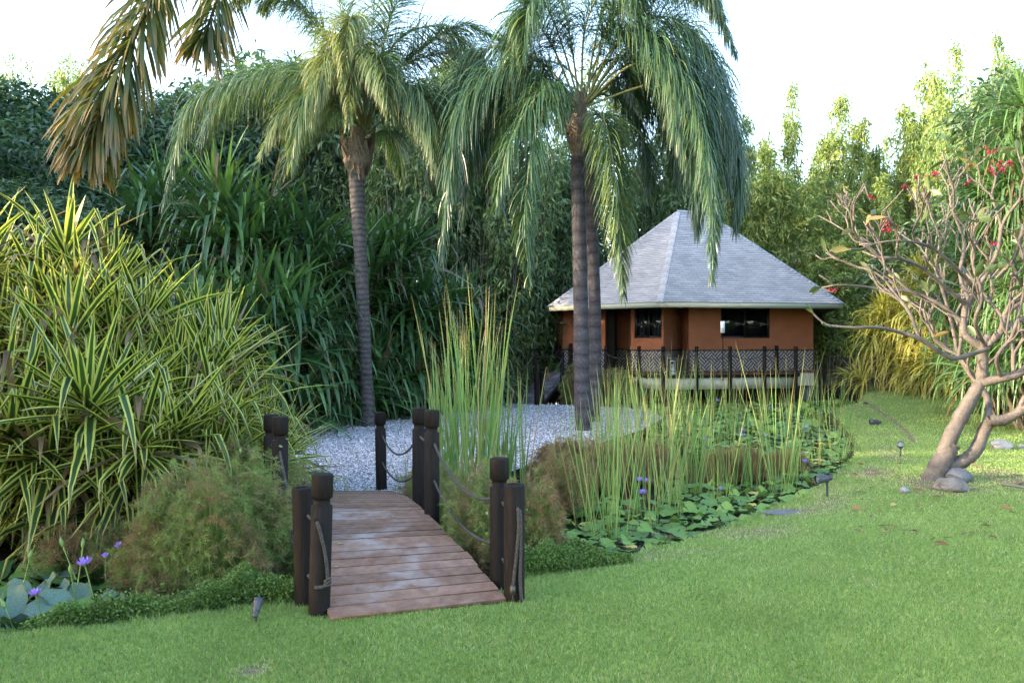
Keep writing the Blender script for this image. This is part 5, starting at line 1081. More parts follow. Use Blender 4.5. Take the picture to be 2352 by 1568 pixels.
# ------------------------------------------------------------------ papyrus mounds
def papyrus(label, cx_, cy_, rx, ry, h, nt_, seed, mat='papyrus', zb=-.28, tr_=.085, nh=26, tm=.5, name="papyrus_mound", hw=.0022):
    nt_ = int(nt_ * 1.6); hw *= 1.2; tr_ *= .95; rng = np.random.default_rng(seed); ro = empty(name, (cx_, cy_, zb), label=label, cat="papyrus"); 
    a = rng.random(nt_) * 6.28; v = rng.random(nt_) ** .8; el = np.arcsin(v); rr_ = (.72 + .3 * rng.random(nt_)); bump = 1 + .13 * np.sin(a * 3 + seed) + .10 * np.sin(a * 5 + 2 * seed + v * 4) + .09 * np.sin(a * 11 + v * 9 + seed) * np.cos(v * 13 + seed)
    C = np.stack([rx * np.cos(el) ** .7 * np.cos(a) * rr_ * bump, ry * np.cos(el) ** .7 * np.sin(a) * rr_ * bump, h * v * rr_ * bump + .1], -1)
    mb = MB(); n = nt_ * nh
    out = nrm(np.stack([C[:, 0] / rx, C[:, 1] / ry, C[:, 2] / h * .6 + .5], -1))
    Cc = np.repeat(C, nh, 0); D = nrm(rng.normal(size=(n, 3)) + np.repeat(out, nh, 0) * .75); L = tr_ * (.6 + .7 * rng.random(n)); s_ = nrm(np.cross(D, rng.normal(size=(n, 3)))) * hw
    ti = np.repeat(np.clip(tm + .28 * np.sin(a * 4 + v * 6 + seed) + .22 * rng.normal(size=nt_), 0, 1), nh)
    V = np.stack([Cc - s_, Cc + s_, Cc + D * L[:, None] - np.array((0, 0, 1.)) * (L * .25)[:, None]], 1); mb.add(V.reshape(-1, 3), T=np.arange(3 * n).reshape(-1, 3), tint=np.repeat(ti, 3))
    mb.build("tufts", M[mat], ro)
    if mat == 'papyrus' and hw < .005:
        vm = MB(); nv_ = nt_ // 5; k = rng.integers(0, nt_, nv_); kk = (np.sin(a[k] * 2.2 + seed) + rng.normal(size=nv_) * .5) > .3; k = k[kk]; c_ = C[k] * 1.05 + rng.normal(size=(len(k), 3)) * .03
        vm.diamonds(c_, rng.normal(size=(len(k), 3)) * .6 + np.array((0, -.3, .2)), .03 + .03 * rng.random(len(k)), .03 + .02 * rng.random(len(k)), tint=.6 + .4 * rng.random(len(k)), rng=rng); vm.build("creeper_leaves", M['cover'], ro)
    sm = MB(); B = C * np.array((.45, .45, 0)); D = C - B
    sm.ribbons(B, D + np.array((0, 0, .25)), np.linalg.norm(D, axis=1) * 1.02, .006, droop=.15, S_=4, tint=.35 + .3 * rng.random(nt_), prof=[1, 1, 1, 1, .8]); sm.build("stems", M['cover' if mat == 'papyrus' else 'papyrus_brown'], ro)
    return ro
papyrus("large rusty green papyrus mound left of the bridge", -2.86, 7.95, .92, .7, 1.15, 1400, 31, tm=.62, nh=30)
papyrus("papyrus mound spilling behind the left bridge posts", -3.05, 9.6, .75, .8, 1.15, 800, 32, tm=.72)
papyrus("papyrus mound at the left of the large rusty one by the lilies", -3.55, 7.9, .3, .35, .5, 240, 33, tm=.5)
papyrus("dark papyrus in the shade under the striped screw pines", -4.2, 8.4, .8, .35, .5, 380, 34, tm=.3)
papyrus("green and rust papyrus mound hugging the bridge's right side", -.28, 8.9, .42, .9, .95, 850, 35, tm=.52)
papyrus("papyrus mound behind the capped right bridge post", .18, 8.6, .42, .5, .9, 600, 36, tm=.35)
papyrus("papyrus tuft under the far right bridge posts", -1.1, 11.3, .5, .8, .6, 420, 37, tm=.45)
papyrus("brown grassy tussock at the gravel point", 1.15, 14.0, .85, .8, .66, 900, 38, 'papyrus_brown', tr_=.13, tm=.5, nh=30)
papyrus("brown grassy tussock right of the gravel point behind reeds", 2.3, 14.5, .6, .6, .5, 500, 39, 'papyrus_brown', tr_=.13, tm=.35, nh=30)
papyrus("pale brown tussock low beside the capped post", .72, 12.0, .45, .6, .7, 460, 40, 'papyrus_brown', tr_=.11, tm=.75)
papyrus("brown tussock in mid pond under the leaning reeds", 4.05, 14.6, .65, .4, .46, 480, 41, 'papyrus_brown', tr_=.14, tm=.35, nh=30)
papyrus("brown tussock in mid pond towards the right bank", 5.2, 15.4, .35, .3, .3, 220, 42, 'papyrus_brown', tr_=.14, tm=.3, nh=30)
papyrus("papyrus clump beside the boardwalk's right edge", 2.9, 31.2, .9, .9, 1.4, 900, 43, tr_=.2, hw=.006, tm=.5)
papyrus("papyrus clump under the veranda's left end", 4.0, 31.3, .8, .7, 1.1, 700, 44, tr_=.2, hw=.006, tm=.7)
papyrus("papyrus clump left of the boardwalk foot", -1.3, 32.2, 1.2, .9, 1.4, 900, 45, tr_=.2, hw=.006, tm=.35)

# creeping cover on the near bank
rng = np.random.default_rng(9); mb = MB()
def cover(n, f, mat='cover', hmax=.3, L=.027):
    t = rng.random(n); X, Y, Hh = f(t, rng.random(n), rng.random(n)); Z = ground_h(X, Y); Z = np.maximum(Z, WZ - .02) + Hh
    D = rng.normal(size=(n, 3)) * .7 + (0, -.2, .5); mb.diamonds(np.stack([X, Y, Z], -1), D, L * (.6 + .9 * rng.random(n)), L * .6 * (.6 + .6 * rng.random(n)), tint=np.clip(.5 + .22 * rng.normal(size=n) + .2 * vn(X, Y, 4, 6), 0, 1), rng=rng)
SH = bez([(*G(-700, 1440)[:2], 0), (*G(-200, 1445)[:2], 0), (*G(0, 1432)[:2], 0), (*G(180, 1422)[:2], 0), (*G(400, 1398)[:2], 0), (*G(560, 1378)[:2], 0), (*G(690, 1372)[:2], 0)], 60)
def f1(t, u, v):
    k = t * 59; i = np.clip(k.astype(int), 0, 58); p = SH[i] + (SH[i + 1] - SH[i]) * (k - i)[:, None]; wd = np.interp(t, [0, .35, .5, .8, 1], [.35, .3, .45, .8, .7])
    off = -.05 + u * wd; hgt = .43 * np.sin(np.clip(u * 1.2 + .15, 0, 1) * math.pi) * np.interp(t, [0, .4, .55, .85, 1], [.6, .6, .85, 1.25, 1.0]) * (1 + .2 * vn(p[:, 0], p[:, 1], 9, 3)); return p[:, 0], p[:, 1] + off, hgt * v ** .4
cover(85000, f1)
def f2(t, u, v):
    X = .15 + t * 1.05 - .25 * (1 - t); Y = 7.62 + u * .85 * (1 - .7 * t) + t * .55; return X, Y, (.42 * (1 - t) + .06) * (1 + .45 * vn(X, Y, 8, 7)) * np.sin(np.clip(u + .12, 0, 1) * math.pi) * v ** .4
cover(26000, f2)
tag(mb.build("creeping_cover", M['cover']), "low creeping green ground cover along the near pond bank", "ground cover", kind="stuff")

# ------------------------------------------------------------------ water lilies
m, t, N, Lk, b = newmat("lily_pad")
co = objcoord(N); oi = N.new("ShaderNodeObjectInfo")
c = ramp(N, Lk, attr(N, "tint"), [(0, (.055, .12, .035)), (.5, (.10, .20, .045)), (.8, (.17, .28, .06)), (.9, (.20, .30, .07)), (1, (.42, .34, .10))]).outputs[0]
nz = noise(N, Lk, 12, 4, co); c = mixc(N, Lk, 1.0, c, ramp(N, Lk, nz.outputs[0], [(.3, (.75, .75, .75)), (.7, (1.2, 1.2, 1.2))]).outputs[0], 'MULTIPLY')
er = N.new("ShaderNodeMapRange"); er.inputs[1].default_value = .86; er.inputs[2].default_value = 1.0; Lk.new(attr(N, "edge"), er.inputs[0]); c = mixc(N, Lk, math_(N, Lk, 'MULTIPLY', er.outputs[0], .45), c, (.14, .13, .04))
Lk.new(c, b.inputs["Base Color"]); b.inputs["Roughness"].default_value = .5; b.inputs["Specular IOR Level"].default_value = .22
b.inputs["Coat Weight"].default_value = .0
tr = N.new("ShaderNodeBsdfTranslucent"); Lk.new(c, tr.inputs[0]); mx = N.new("ShaderNodeMixShader"); mx.inputs[0].default_value = .15
Lk.new(b.outputs[0], mx.inputs[1]); Lk.new(tr.outputs[0], mx.inputs[2]); Lk.new(mx.outputs[0], N["Material Output"].inputs[0]); M['pad'] = m
m2 = m.copy(); m2.name = "lily_pad_grey"; M['pad_grey'] = m2
for nd in m2.node_tree.nodes:
    if nd.type == 'VALTORGB' and len(nd.color_ramp.elements) == 5:
        for e, col in zip(nd.color_ramp.elements, [(.06, .12, .08), (.10, .17, .13), (.14, .22, .17), (.08, .16, .05), (.26, .19, .06)]): e.color = (*col, 1)
    if nd.type == 'BSDF_PRINCIPLED': nd.inputs["Roughness"].default_value = .5
def pad_geo(rng, r, curl=.12, tilt=.15, wav=.06):
    K = 22; R_ = 5; a = np.linspace(.10, 2 * math.pi - .10, K) ; V = [(0, 0, 0)]; E = [0.]
    ph, p2 = rng.random(2) * 6.28; hb = rng.random() * .5
    for j in range(1, R_ + 1):
        f = j / R_
        for x in a:
            rad = r * f * (1 + .05 * math.sin(3 * x + ph) * f + .02 * math.sin(9 * x + p2) * f); z = r * (curl * (f ** 2) * (.4 + math.sin(2 * x + ph)) + wav * f ** 3 * math.sin(7 * x + p2)) - r * .05 * math.sin(f * 3)
            V.append((rad * math.cos(x), rad * math.sin(x), z)); E.append(f)
    T = [(0, 1 + k, 2 + k) for k in range(K - 1)]; Q = [(1 + (j - 1) * K + k, 1 + j * K + k, 2 + j * K + k, 2 + (j - 1) * K + k) for j in range(1, R_) for k in range(K - 1)]
    V = np.array(V); ax = rng.random() * 6.28; tl = rng.normal() * tilt
    Rm = np.array(Matrix.Rotation(tl, 3, Vector((math.cos(ax), math.sin(ax), 0)))); V = V @ Rm.T
    V[:, 2] -= min(0, V[:, 2].min()) * .6
    return V, Q, T, np.array(E)
rng = np.random.default_rng(88); PADM = []
for kind, curl, tilt in (("r", .10, .14), ("r", .16, .22), ("r", .05, .08), ("r", .22, .35), ("r", .12, .2), ("y", .08, .1), ("r", .30, .5), ("r", .14, .16)):
    V, Q, T, E = pad_geo(rng, 1.0, curl, tilt); mb = MB(); mb.add(V, Q=Q, T=T, edge=E, tint=(.99 if kind == "y" else [.15, .35, .5, .62, .45, .3, .7, .25][len(PADM) % 8])); o = mb.build("lily_pad", M['pad'], smooth=True); PADM.append(o.data); bpy.data.objects.remove(o)
PADG = []
for k in range(4):
    V, Q, T, E = pad_geo(rng, 1.0, .28, .35, .09); mb = MB(); mb.add(V, Q=Q, T=T, edge=E, tint=[.2, .6, .9, .45][k]); o = mb.build("lily_pad", M['pad_grey'], smooth=True); PADG.append(o.data); bpy.data.objects.remove(o)
pads = []
def try_pads(n, xr, yr, rr_, cond, grey=False, sep=.75, zj=.05):
    for _ in range(n):
        u = rng.random(); y = 1 / (1 / yr[0] + u * (1 / yr[1] - 1 / yr[0])) if yr[1] / yr[0] > 1.8 else rng.uniform(*yr); x = rng.uniform(*xr); r = rng.uniform(*rr_)
        if not cond(x, y): continue
        if any((x - q[0]) ** 2 + (y - q[1]) ** 2 < ((r + q[2]) * sep) ** 2 for q in pads[-700:]): continue
        pads.append((x, y, r, WZ + .012 + rng.random() * zj, grey))
def inw(x, y, mg_=.08):
    X = np.array(x); Y = np.array(y); return bool(inside(X, Y, OUTER)) and not bool(inside(X, Y, LAND)) and float(seg_dist(X, Y, LAND)) > mg_ and float(seg_dist(X, Y, OUTER)) > .02
def c_front(x, y):
    px = 1176 + x / y * F; py = 784 + (CAMZ - WZ) * F / y
    return inw(x, y) and px > 1255 and not (1560 < px < 1780 and 1055 < py < 1118) and not (px < 1420 and py < 1120)
try_pads(2600, (.3, 7.5), (8.4, 12.6), (.08, .15), c_front, sep=.70, zj=.06)
try_pads(4200, (1.5, 9.5), (12.6, 20), (.09, .16), lambda x, y: c_front(x, y) and (x / y) > .19 + .004 * (y - 12), sep=.66, zj=.05)
try_pads(3600, (3.5, 15.5), (20, 34), (.13, .21), lambda x, y: c_front(x, y), sep=.72)
try_pads(700, (-5.8, -2.9), (6.2, 8.6), (.15, .26), lambda x, y: inw(x, y, .0), grey=True, sep=.5, zj=.16)
pads.sort(key=lambda q: q[2] / q[1], reverse=True)
# describe each pad by where it floats, so that its label points to one patch of water
def pad_place(x, y):
    px = 1176 + x / y * F; py = 784 + (CAMZ - WZ) * F / y
    if px < 700: return "left pool beside the lawn"
    if py > 1180: return "lily bed nearest the lawn right of the bridge"
    if py > 1100: return "lily bed along the near right bank"
    return "open pond before the villa"
RC = [(G(a, b_, WZ)[:2], nm_) for a, b_, n__, h__, nm_ in R2]
LC = [(P(195, 1298, 7.0)[:2], "the large open violet water lily"), (P(82, 1366, 6.75)[:2], "the low violet water lily by the left edge"), (P(242, 1281, 7.6)[:2], "the half open violet lily"), (P(68, 1282, 7.4)[:2], "the violet tipped bud near the left edge"), (P(190, 1255, 7.7)[:2], "the slim leaning bud at the back"), (P(163, 1315, 7.1)[:2], "the fat green bud")]
def pad_beside(x, y):
    if pad_place(x, y).startswith("left pool"): return "beside " + min(LC, key=lambda q: (q[0][0] - x) ** 2 + (q[0][1] - y) ** 2)[1]
    return "beside the reeds " + min(RC, key=lambda q: (q[0][0] - x) ** 2 + (q[0][1] - y) ** 2)[1].replace(",", "")
mbr = MB(); mbg = None; cnt = 0; idx = {}
for k, (x, y, r, z, grey) in enumerate(pads):
    a = rng.random() * 6.28; lst = (PADG if rng.random() < .55 else PADM) if grey else PADM; v = rng.integers(len(lst))
    if not grey and lst is PADM and v == 5 and rng.random() < .6: v = 0
    if cnt < 300:
        o = bpy.data.objects.new("lily_pad", lst[v]); S.collection.objects.link(o); o.location = (x, y, z); o.rotation_euler = (0, 0, a); o.scale = (r, r, r); cnt += 1
        pl = pad_place(x, y); col = ("yellowing" if (lst is PADM and v == 5) else "large grey green" if lst is PADG else "glossy green")
        bs = pad_beside(x, y); sz_ = "" if "large" in col else "small " if r < .105 else "broad " if r > .135 else ""; lb_ = "%s%s lily pad %s" % (sz_, col, bs)
        for wd_ in ("glossy ", "grey "):
            if len(lb_.split()) > 16: lb_ = lb_.replace(wd_, "", 1)
        tag(o, lb_, "lily pad", sz_ + col + " lily pads " + bs)
    else:
        me = lst[v]
        if id(me) not in idx:
            co_ = np.empty(len(me.vertices) * 3, np.float32); me.vertices.foreach_get("co", co_); co_ = co_.reshape(-1, 3)
            Q = [tuple(p.vertices) for p in me.polygons if len(p.vertices) == 4]; T = [tuple(p.vertices) for p in me.polygons if len(p.vertices) == 3]
            E = np.empty(len(me.vertices), np.float32); me.attributes["edge"].data.foreach_get("value", E); t_ = me.attributes["tint"].data[0].value; idx[id(me)] = (co_, Q, T, E, t_)
        co_, Q, T, E, t_ = idx[id(me)]; c_, s_ = math.cos(a), math.sin(a); V = co_ * r; V = np.stack([V[:, 0] * c_ - V[:, 1] * s_ + x, V[:, 0] * s_ + V[:, 1] * c_ + y, V[:, 2] + z], -1)
        mbr.add(V, Q=Q, T=T, edge=E, tint=t_ if t_ > .9 else min(.85, t_ + rng.normal() * .1))
tag(mbr.build("lily_pads", M['pad'], smooth=True), "mass of small green lily pads covering the pond towards the villa", "lily pads", kind="stuff")

# lily flowers and buds
m, t, N, Lk, b = newmat("lily_petal"); Lk.new(ramp(N, Lk, attr(N, "along"), [(0, (.55, .45, .62)), (.4, (.42, .25, .68)), (1, (.26, .17, .72))]).outputs[0], b.inputs["Base Color"]); b.inputs["Roughness"].default_value = .5
tr = N.new("ShaderNodeBsdfTranslucent"); tr.inputs[0].default_value = (.5, .3, .9, 1); mx = N.new("ShaderNodeMixShader"); mx.inputs[0].default_value = .3; Lk.new(b.outputs[0], mx.inputs[1]); Lk.new(tr.outputs[0], mx.inputs[2]); Lk.new(mx.outputs[0], N["Material Output"].inputs[0]); M['petal'] = m
M['sepal'] = plain("lily_bud_green", (.12, .20, .05), .5, var=.25, scale=20); M['stamen'] = plain("lily_centre", (.62, .42, .05), .6, var=.1)
def flower_proto(open_=1.0, seed=0):
    rng = np.random.default_rng(seed); ro = empty("water_lily"); mb = MB()
    for ring, (n, el, L) in enumerate(((9, .55, .085), (8, .95, .08), (6, 1.25, .065))):
        a = np.arange(n) * 6.283 / n + ring * .4 + rng.normal(size=n) * .06; e = el + (1 - open_) * .5 + rng.normal(size=n) * .06
        D = np.stack([np.cos(a) * np.cos(e), np.sin(a) * np.cos(e), np.sin(e)], -1); mb.ribbons(np.zeros((n, 3)) + D * .004, D, L, .024, droop=-.35, S_=5, fold=.3, prof=[.4, .85, 1, .9, .6, .08], tint=.5)
    mb.build("petals", M['petal'], ro)
    mb = MB(); n = 5; a = np.arange(n) * 6.283 / n + .2; e = .45; D = np.stack([np.cos(a) * math.cos(e), np.sin(a) * math.cos(e), np.full(n, math.sin(e))], -1); mb.ribbons(D * .003 - (0, 0, .003), D, .082, .026, droop=-.35, S_=5, fold=.3, prof=[.5, .9, 1, .8, .5, .05]); mb.build("sepals", M['sepal'], ro)
    mb = MB(); mb.lathe((0, 0, 0), [(.0, .0), (.012, .005), (.014, .03), (.008, .042), (0, .044)], 10); mb.build("centre", M['stamen'], ro, smooth=True)
    mb = MB(); mb.tube(bez([(0, 0, .0), (.01, .01, -.12), (.03, .0, -.32)], 8), [.006] * 8, n=6); mb.build("stalk", M['sepal'], ro, smooth=True); return ro
fp = [flower_proto(1, 1), flower_proto(.3, 2)]; fu = [False, False]
FL = [(195, 1298, 7.0, 1.25, 0, "large open violet water lily in the left pool"), (82, 1366, 6.75, 1.0, 0, "violet water lily low among grey pads near the left edge"), (242, 1281, 7.6, .8, 1, "half open violet water lily beside the rusty papyrus, left pool"), (274, 1257, 8.0, .9, 0, "pale violet water lily against the rusty papyrus in the left pool"),
      (1338, 1098, 13.0, 1.0, 0, "violet water lily in front of the brown tussock at the gravel point"), (1468, 1105, 12.6, 1.0, 0, "paired violet water lily behind the nearest reed clump, left"), (1484, 1108, 12.4, .9, 1, "paired violet water lily behind the nearest reed clump, right"), (1476, 1135, 11.6, 1.1, 0, "palest violet water lily right of the nearest reed clump"),
      (1655, 1125, 12.6, .7, 1, "small violet bud by the brown mid pond tussock"), (1705, 990, 19.5, 1.1, 0, "violet water lily behind the leaning reeds, upper"), (1703, 1003, 18.8, 1.1, 0, "violet water lily behind the leaning reeds, lower"), (1772, 938, 25.5, 1.2, 0, "far violet water lily under the veranda's right half"), (1849, 985, 20.5, 1.3, 0, "violet water lily right of the leaning reeds"),
      (1760, 1003, 18.8, 1.0, 1, "violet water lily in the right half of the pond, mid way"), (1848, 1062, 14.8, .9, 0, "violet water lily near the thin right reeds"), (1885, 950, 24.5, 1.1, 0, "far violet water lily toward the golden screw pines"), (1648, 922, 27.0, 1.2, 0, "far violet water lily under the veranda's middle"), (1497, 900, 27.5, 1.2, 0, "far violet water lily below the cream beam's left corner"), (1618, 1010, 18, 1.0, 0, "violet water lily amid the central reeds"),
      (1735, 1090, 14.4, .8, 1, "violet bud beside the pads right of the brown tussock"), (1560, 930, 26, 1.0, 0, "far violet water lily below the veranda posts")]
for px, py, d, s_, k, lb in FL:
    o = fp[k] if not fu[k] else copy_tree(fp[k]); fu[k] = True; p = P(px, py, d); p[2] = max(p[2], WZ + .06); o.location = p; s_ = s_ * (.8 if px < 300 else 1); o.scale = (s_, s_, s_); o.rotation_euler = (.15 * math.sin(px), .15 * math.cos(py), px); tag(o, lb, "water lily", "violet water lilies on the pond")
bp_ = empty("lily_bud"); mb = MB(); mb.lathe((0, 0, 0), [(.0, -.012), (.014, 0), (.019, .025), (.014, .055), (.006, .078), (0, .085)], 10); mb.build("bud", M['sepal'], bp_, smooth=True); mb = MB(); mb.tube([(0, 0, -.01), (.01, 0, -.15), (.02, .01, -.34)], .006, n=6); mb.build("stalk", M['sepal'], bp_, smooth=True)
for i, (px, py, d, lb) in enumerate([(144, 1252, 7.6, "tall green lily bud at the back of the left pool"), (163, 1315, 7.1, "fat green lily bud left of the large open water lily"), (68, 1282, 7.4, "green lily bud with violet tip near the left edge"), (190, 1255, 7.7, "slim leaning lily bud at the back of the left pool"), (12, 1395, 6.6, "small lily bud low at the left edge")]):
    o = bp_ if i == 0 else copy_tree(bp_); o.location = P(px, py, d); o.scale = (1.0,) * 3; o.rotation_euler = (.1 * i, .15 * (i - 2), i); tag(o, lb, "lily bud", "green lily buds in the left pool")

# ------------------------------------------------------------------ frangipani tree
m, t, N, Lk, b = newmat("frangipani_bark"); pc = objcoord(N)
n1 = noise(N, Lk, 5, 6, pc); n2 = noise(N, Lk, 38, 5, pc)
c = ramp(N, Lk, n1.outputs[0], [(.3, (.04, .034, .031)), (.5, (.078, .063, .055)), (.72, (.125, .10, .086))]).outputs[0]
c = mixc(N, Lk, 1.0, c, ramp(N, Lk, n2.outputs[0], [(.3, (.72, .72, .72)), (.7, (1.15, 1.15, 1.15))]).outputs[0], 'MULTIPLY'); Lk.new(c, b.inputs["Base Color"]); b.inputs["Roughness"].default_value = .75
h_ = math_(N, Lk, 'MULTIPLY_ADD', n1.outputs[0], 2.0, n2.outputs[0]); bp = N.new("ShaderNodeBump"); bp.inputs["Strength"].default_value = .55; bp.inputs["Distance"].default_value = .02; Lk.new(h_, bp.inputs["Height"]); Lk.new(bp.outputs[0], b.inputs["Normal"]); M['bark'] = m
M['frleaf'] = leafmat("frangipani_leaf", [(0, (.04, .07, .03)), (.6, (.07, .10, .04)), (.9, (.13, .12, .05)), (1, (.30, .19, .08))], rough=.4, transl=.3)
M['frflower'] = leafmat("frangipani_flower", [(0, (.16, .005, .025)), (.6, (.32, .01, .05)), (1, (.45, .03, .10))], rough=.5, transl=.3)
fb = P(2140, 1118, 12.5); ft = empty("frangipani_tree", (fb[0], fb[1], .04), label="bare branched frangipani tree with red flowers leaning over two rocks", cat="frangipani tree"); fl_ = np.array(ft.location)
rng = np.random.default_rng(314); tips = []
TR = MB(); BR = MB()
def limb(mbx, pts, r0, r1, n=12):
    c = bez(pts, max(8, int(4 * len(pts)) * 2)); K = len(c); r = np.linspace(r0, r1, K) * (1 + .05 * rng.normal(size=K)); mbx.tube(c, r, n=n); return c
def Pd(px, py, d=12.5): return P(px, py, d)
limb(TR, [Pd(2132, 1135), Pd(2150, 1085), Pd(2172, 1045), Pd(2186, 1020)], .175, .118, 16)
limb(TR, [Pd(2160, 1062), Pd(2185, 1000), Pd(2222, 930), Pd(2252, 878)], .118, .092, 16)
limb(TR, [Pd(2165, 1075), Pd(2205, 1062), Pd(2240, 1035), Pd(2262, 985), Pd(2280, 962, 12.4)], .105, .088, 16)
# seeds for the crown: (points, r0, r1, generations)
sd_l = [([Pd(2275, 965, 12.4), Pd(2312, 962, 12.3), Pd(2360, 930, 12.2), Pd(2440, 860, 12.2)], 0.0900, 0.0624, 3),
        ([Pd(2272, 965, 12.5), Pd(2266, 910, 12.8), Pd(2230, 860, 13.0), Pd(2201, 815, 13.1)], 0.0558, 0.0390, 4),
        ([Pd(2252, 880), Pd(2300, 868, 12.3), Pd(2345, 855, 12.2), Pd(2400, 800, 12.1)], 0.0765, 0.0507, 4),
        ([Pd(2255, 885), Pd(2257, 830), Pd(2258, 790), Pd(2272, 772)], 0.0900, 0.0585, 0),
        ([Pd(2265, 795), Pd(2300, 760, 12.4), Pd(2312, 720, 12.4), Pd(2352, 685, 12.3)], 0.0630, 0.0429, 4),
        ([Pd(2258, 800), Pd(2215, 765, 12.6), Pd(2216, 715, 12.6), Pd(2222, 690, 12.6)], 0.0630, 0.0390, 0),
        ([Pd(2222, 700, 12.6), Pd(2250, 655, 12.5), Pd(2290, 580, 12.4), Pd(2300, 520, 12.4)], 0.0390, 0.0281, 3),
        ([Pd(2218, 700, 12.6), Pd(2160, 650, 12.4), Pd(2110, 610, 12.3), Pd(2062, 592, 12.2)], 0.0351, 0.0234, 2),
        ([Pd(2240, 665, 12.5), Pd(2190, 610, 12.2), Pd(2140, 570, 12.0), Pd(2100, 555, 11.9)], 0.0328, 0.0218, 3),
        ([Pd(2270, 800, 12.4), Pd(2200, 822, 12.2), Pd(2170, 815, 12.1), Pd(2112, 778, 12.0), Pd(2075, 765, 12.0)], 0.0351, 0.0312, 0),
        ([Pd(2075, 765, 12.0), Pd(2020, 752, 11.9), Pd(1960, 752, 11.8), Pd(1905, 748, 11.8)], 0.0273, 0.0172, 1),
        ([Pd(2112, 778, 12.0), Pd(2090, 720, 12.0), Pd(2060, 680, 12.1), Pd(2030, 640, 12.2)], 0.0273, 0.0218, 3),
        ([Pd(2216, 745, 12.6), Pd(2160, 700, 12.7), Pd(2090, 670, 12.8), Pd(2030, 668, 12.8)], 0.0351, 0.0250, 0),
        ([Pd(2035, 668, 12.8), Pd(1995, 660, 12.8), Pd(1945, 655, 12.7), Pd(1915, 655, 12.7)], 0.0234, 0.0156, 1),
        ([Pd(2090, 670, 12.8), Pd(2040, 620, 12.9), Pd(2010, 580, 12.9), Pd(1985, 560, 12.9)], 0.0250, 0.0187, 3),
        ([Pd(2201, 825, 13.1), Pd(2192, 770, 13.2), Pd(2175, 700, 13.2), Pd(2150, 620, 13.2)], 0.0351, 0.0234, 4),
        ([Pd(2290, 640, 12.4), Pd(2330, 590, 12.2), Pd(2352, 520, 12.1), Pd(2368, 470, 12.1)], 0.0312, 0.0234, 3),
        ([Pd(2305, 760, 12.4), Pd(2340, 740, 12.8), Pd(2390, 690, 13.0), Pd(2430, 620, 13.1)], 0.0312, 0.0234, 3),
        ([Pd(2225, 690, 12.6), Pd(2205, 630, 13.0), Pd(2215, 560, 13.2), Pd(2190, 490, 13.2)], 0.0312, 0.0218, 3),
        ([Pd(2300, 868, 12.3), Pd(2290, 820, 12.0), Pd(2325, 770, 11.9), Pd(2345, 700, 11.9)], 0.0312, 0.0234, 3),
        ([Pd(2262, 795, 12.4), Pd(2240, 740, 12.0), Pd(2255, 680, 11.8), Pd(2235, 610, 11.8)], 0.0312, 0.0218, 3),
        ([Pd(2345, 855, 12.2), Pd(2372, 800, 12.5), Pd(2365, 740, 12.7), Pd(2380, 680, 12.7)], 0.0351, 0.0234, 3)]
ctr = Pd(2240, 930)
def grow(p, d, r, g):
    if g == 0 or r < .009:
        tips.append((p, d)); return
    nb = 2 if rng.random() < .85 else 3; a0 = rng.random() * 6.28; ref = nrm(np.cross(d, (.3, .5, .8))[None])[0]; r2 = np.cross(d, ref)
    for k in range(nb):
        a = a0 + k * 2 * math.pi / nb + rng.normal() * .3; sp = rng.uniform(.42, .85); dd = d * math.cos(sp) + (ref * math.cos(a) + r2 * math.sin(a)) * math.sin(sp)
        out = nrm((p - ctr)[None])[0]; dd = nrm((dd * .95 + out * .30 + np.array((0, 0, .10)))[None])[0]
        L = rng.uniform(.20, .42) * (.8 + .12 * g); e = p + dd * L; dd2 = nrm((dd + np.array((0, 0, .16)) + rng.normal(size=3) * .20)[None])[0]
        mid = p + dd * L * .5 + rng.normal(size=3) * .012; e = mid + dd2 * L * .5
        rr_ = max(.0125, r * (.78 if g > 1 else .8)); c = bez([p - d * .03, p + dd * L * .12, mid, e], 9); BR.tube(c, np.linspace(r * .92, rr_, 9) * np.array([1, .95, .9, .88, .88, .9, .95, 1.02, 1.08]), n=7)
        grow(e, nrm((e - mid)[None])[0], rr_, g - 1)
for pts, r0, r1, g in sd_l:
    c = limb(BR if r0 < .08 else TR, pts, r0, r1, 10); d = nrm((c[-1] - c[-4])[None])[0]
    if g: grow(c[-1], d, r1, g)
    if g >= 2:      # side shoots off the manual limbs
        for f in (.55,):
            k = int(len(c) * f); dd = nrm((nrm((c[k] - c[k - 1])[None])[0] * .6 + rng.normal(size=3) * .5 + np.array((0, 0, .6)))[None])[0]; grow(c[k], dd, r1 * .8, g - 1)
TR.build("trunk", M['bark'], ft, smooth=True, loc=fl_)
print("tips", len(tips)); TP = np.array([t_[0] for t_ in tips]); TD = np.array([t_[1] for t_ in tips])
mb = MB(); sel = np.where(rng.random(len(TP)) < .34)[0]; B = np.repeat(TP[sel], 2, 0); D = np.repeat(TD[sel], 2, 0) + rng.normal(size=(len(B), 3)) * .75; kk = rng.random(len(B)) < .8; B, D = B[kk], D[kk]
mb.ribbons(B, D, .18 + .14 * rng.random(len(B)), .065 + .03 * rng.random(len(B)), droop=.9 * rng.random(len(B)), S_=6, fold=.3, tint=rng.random(len(B)), roll=rng.random(len(B)) * 3, prof=[.08, .45, .85, 1.0, .95, .65, .1]); mb.build("leaves", M['frleaf'], ft, loc=fl_)
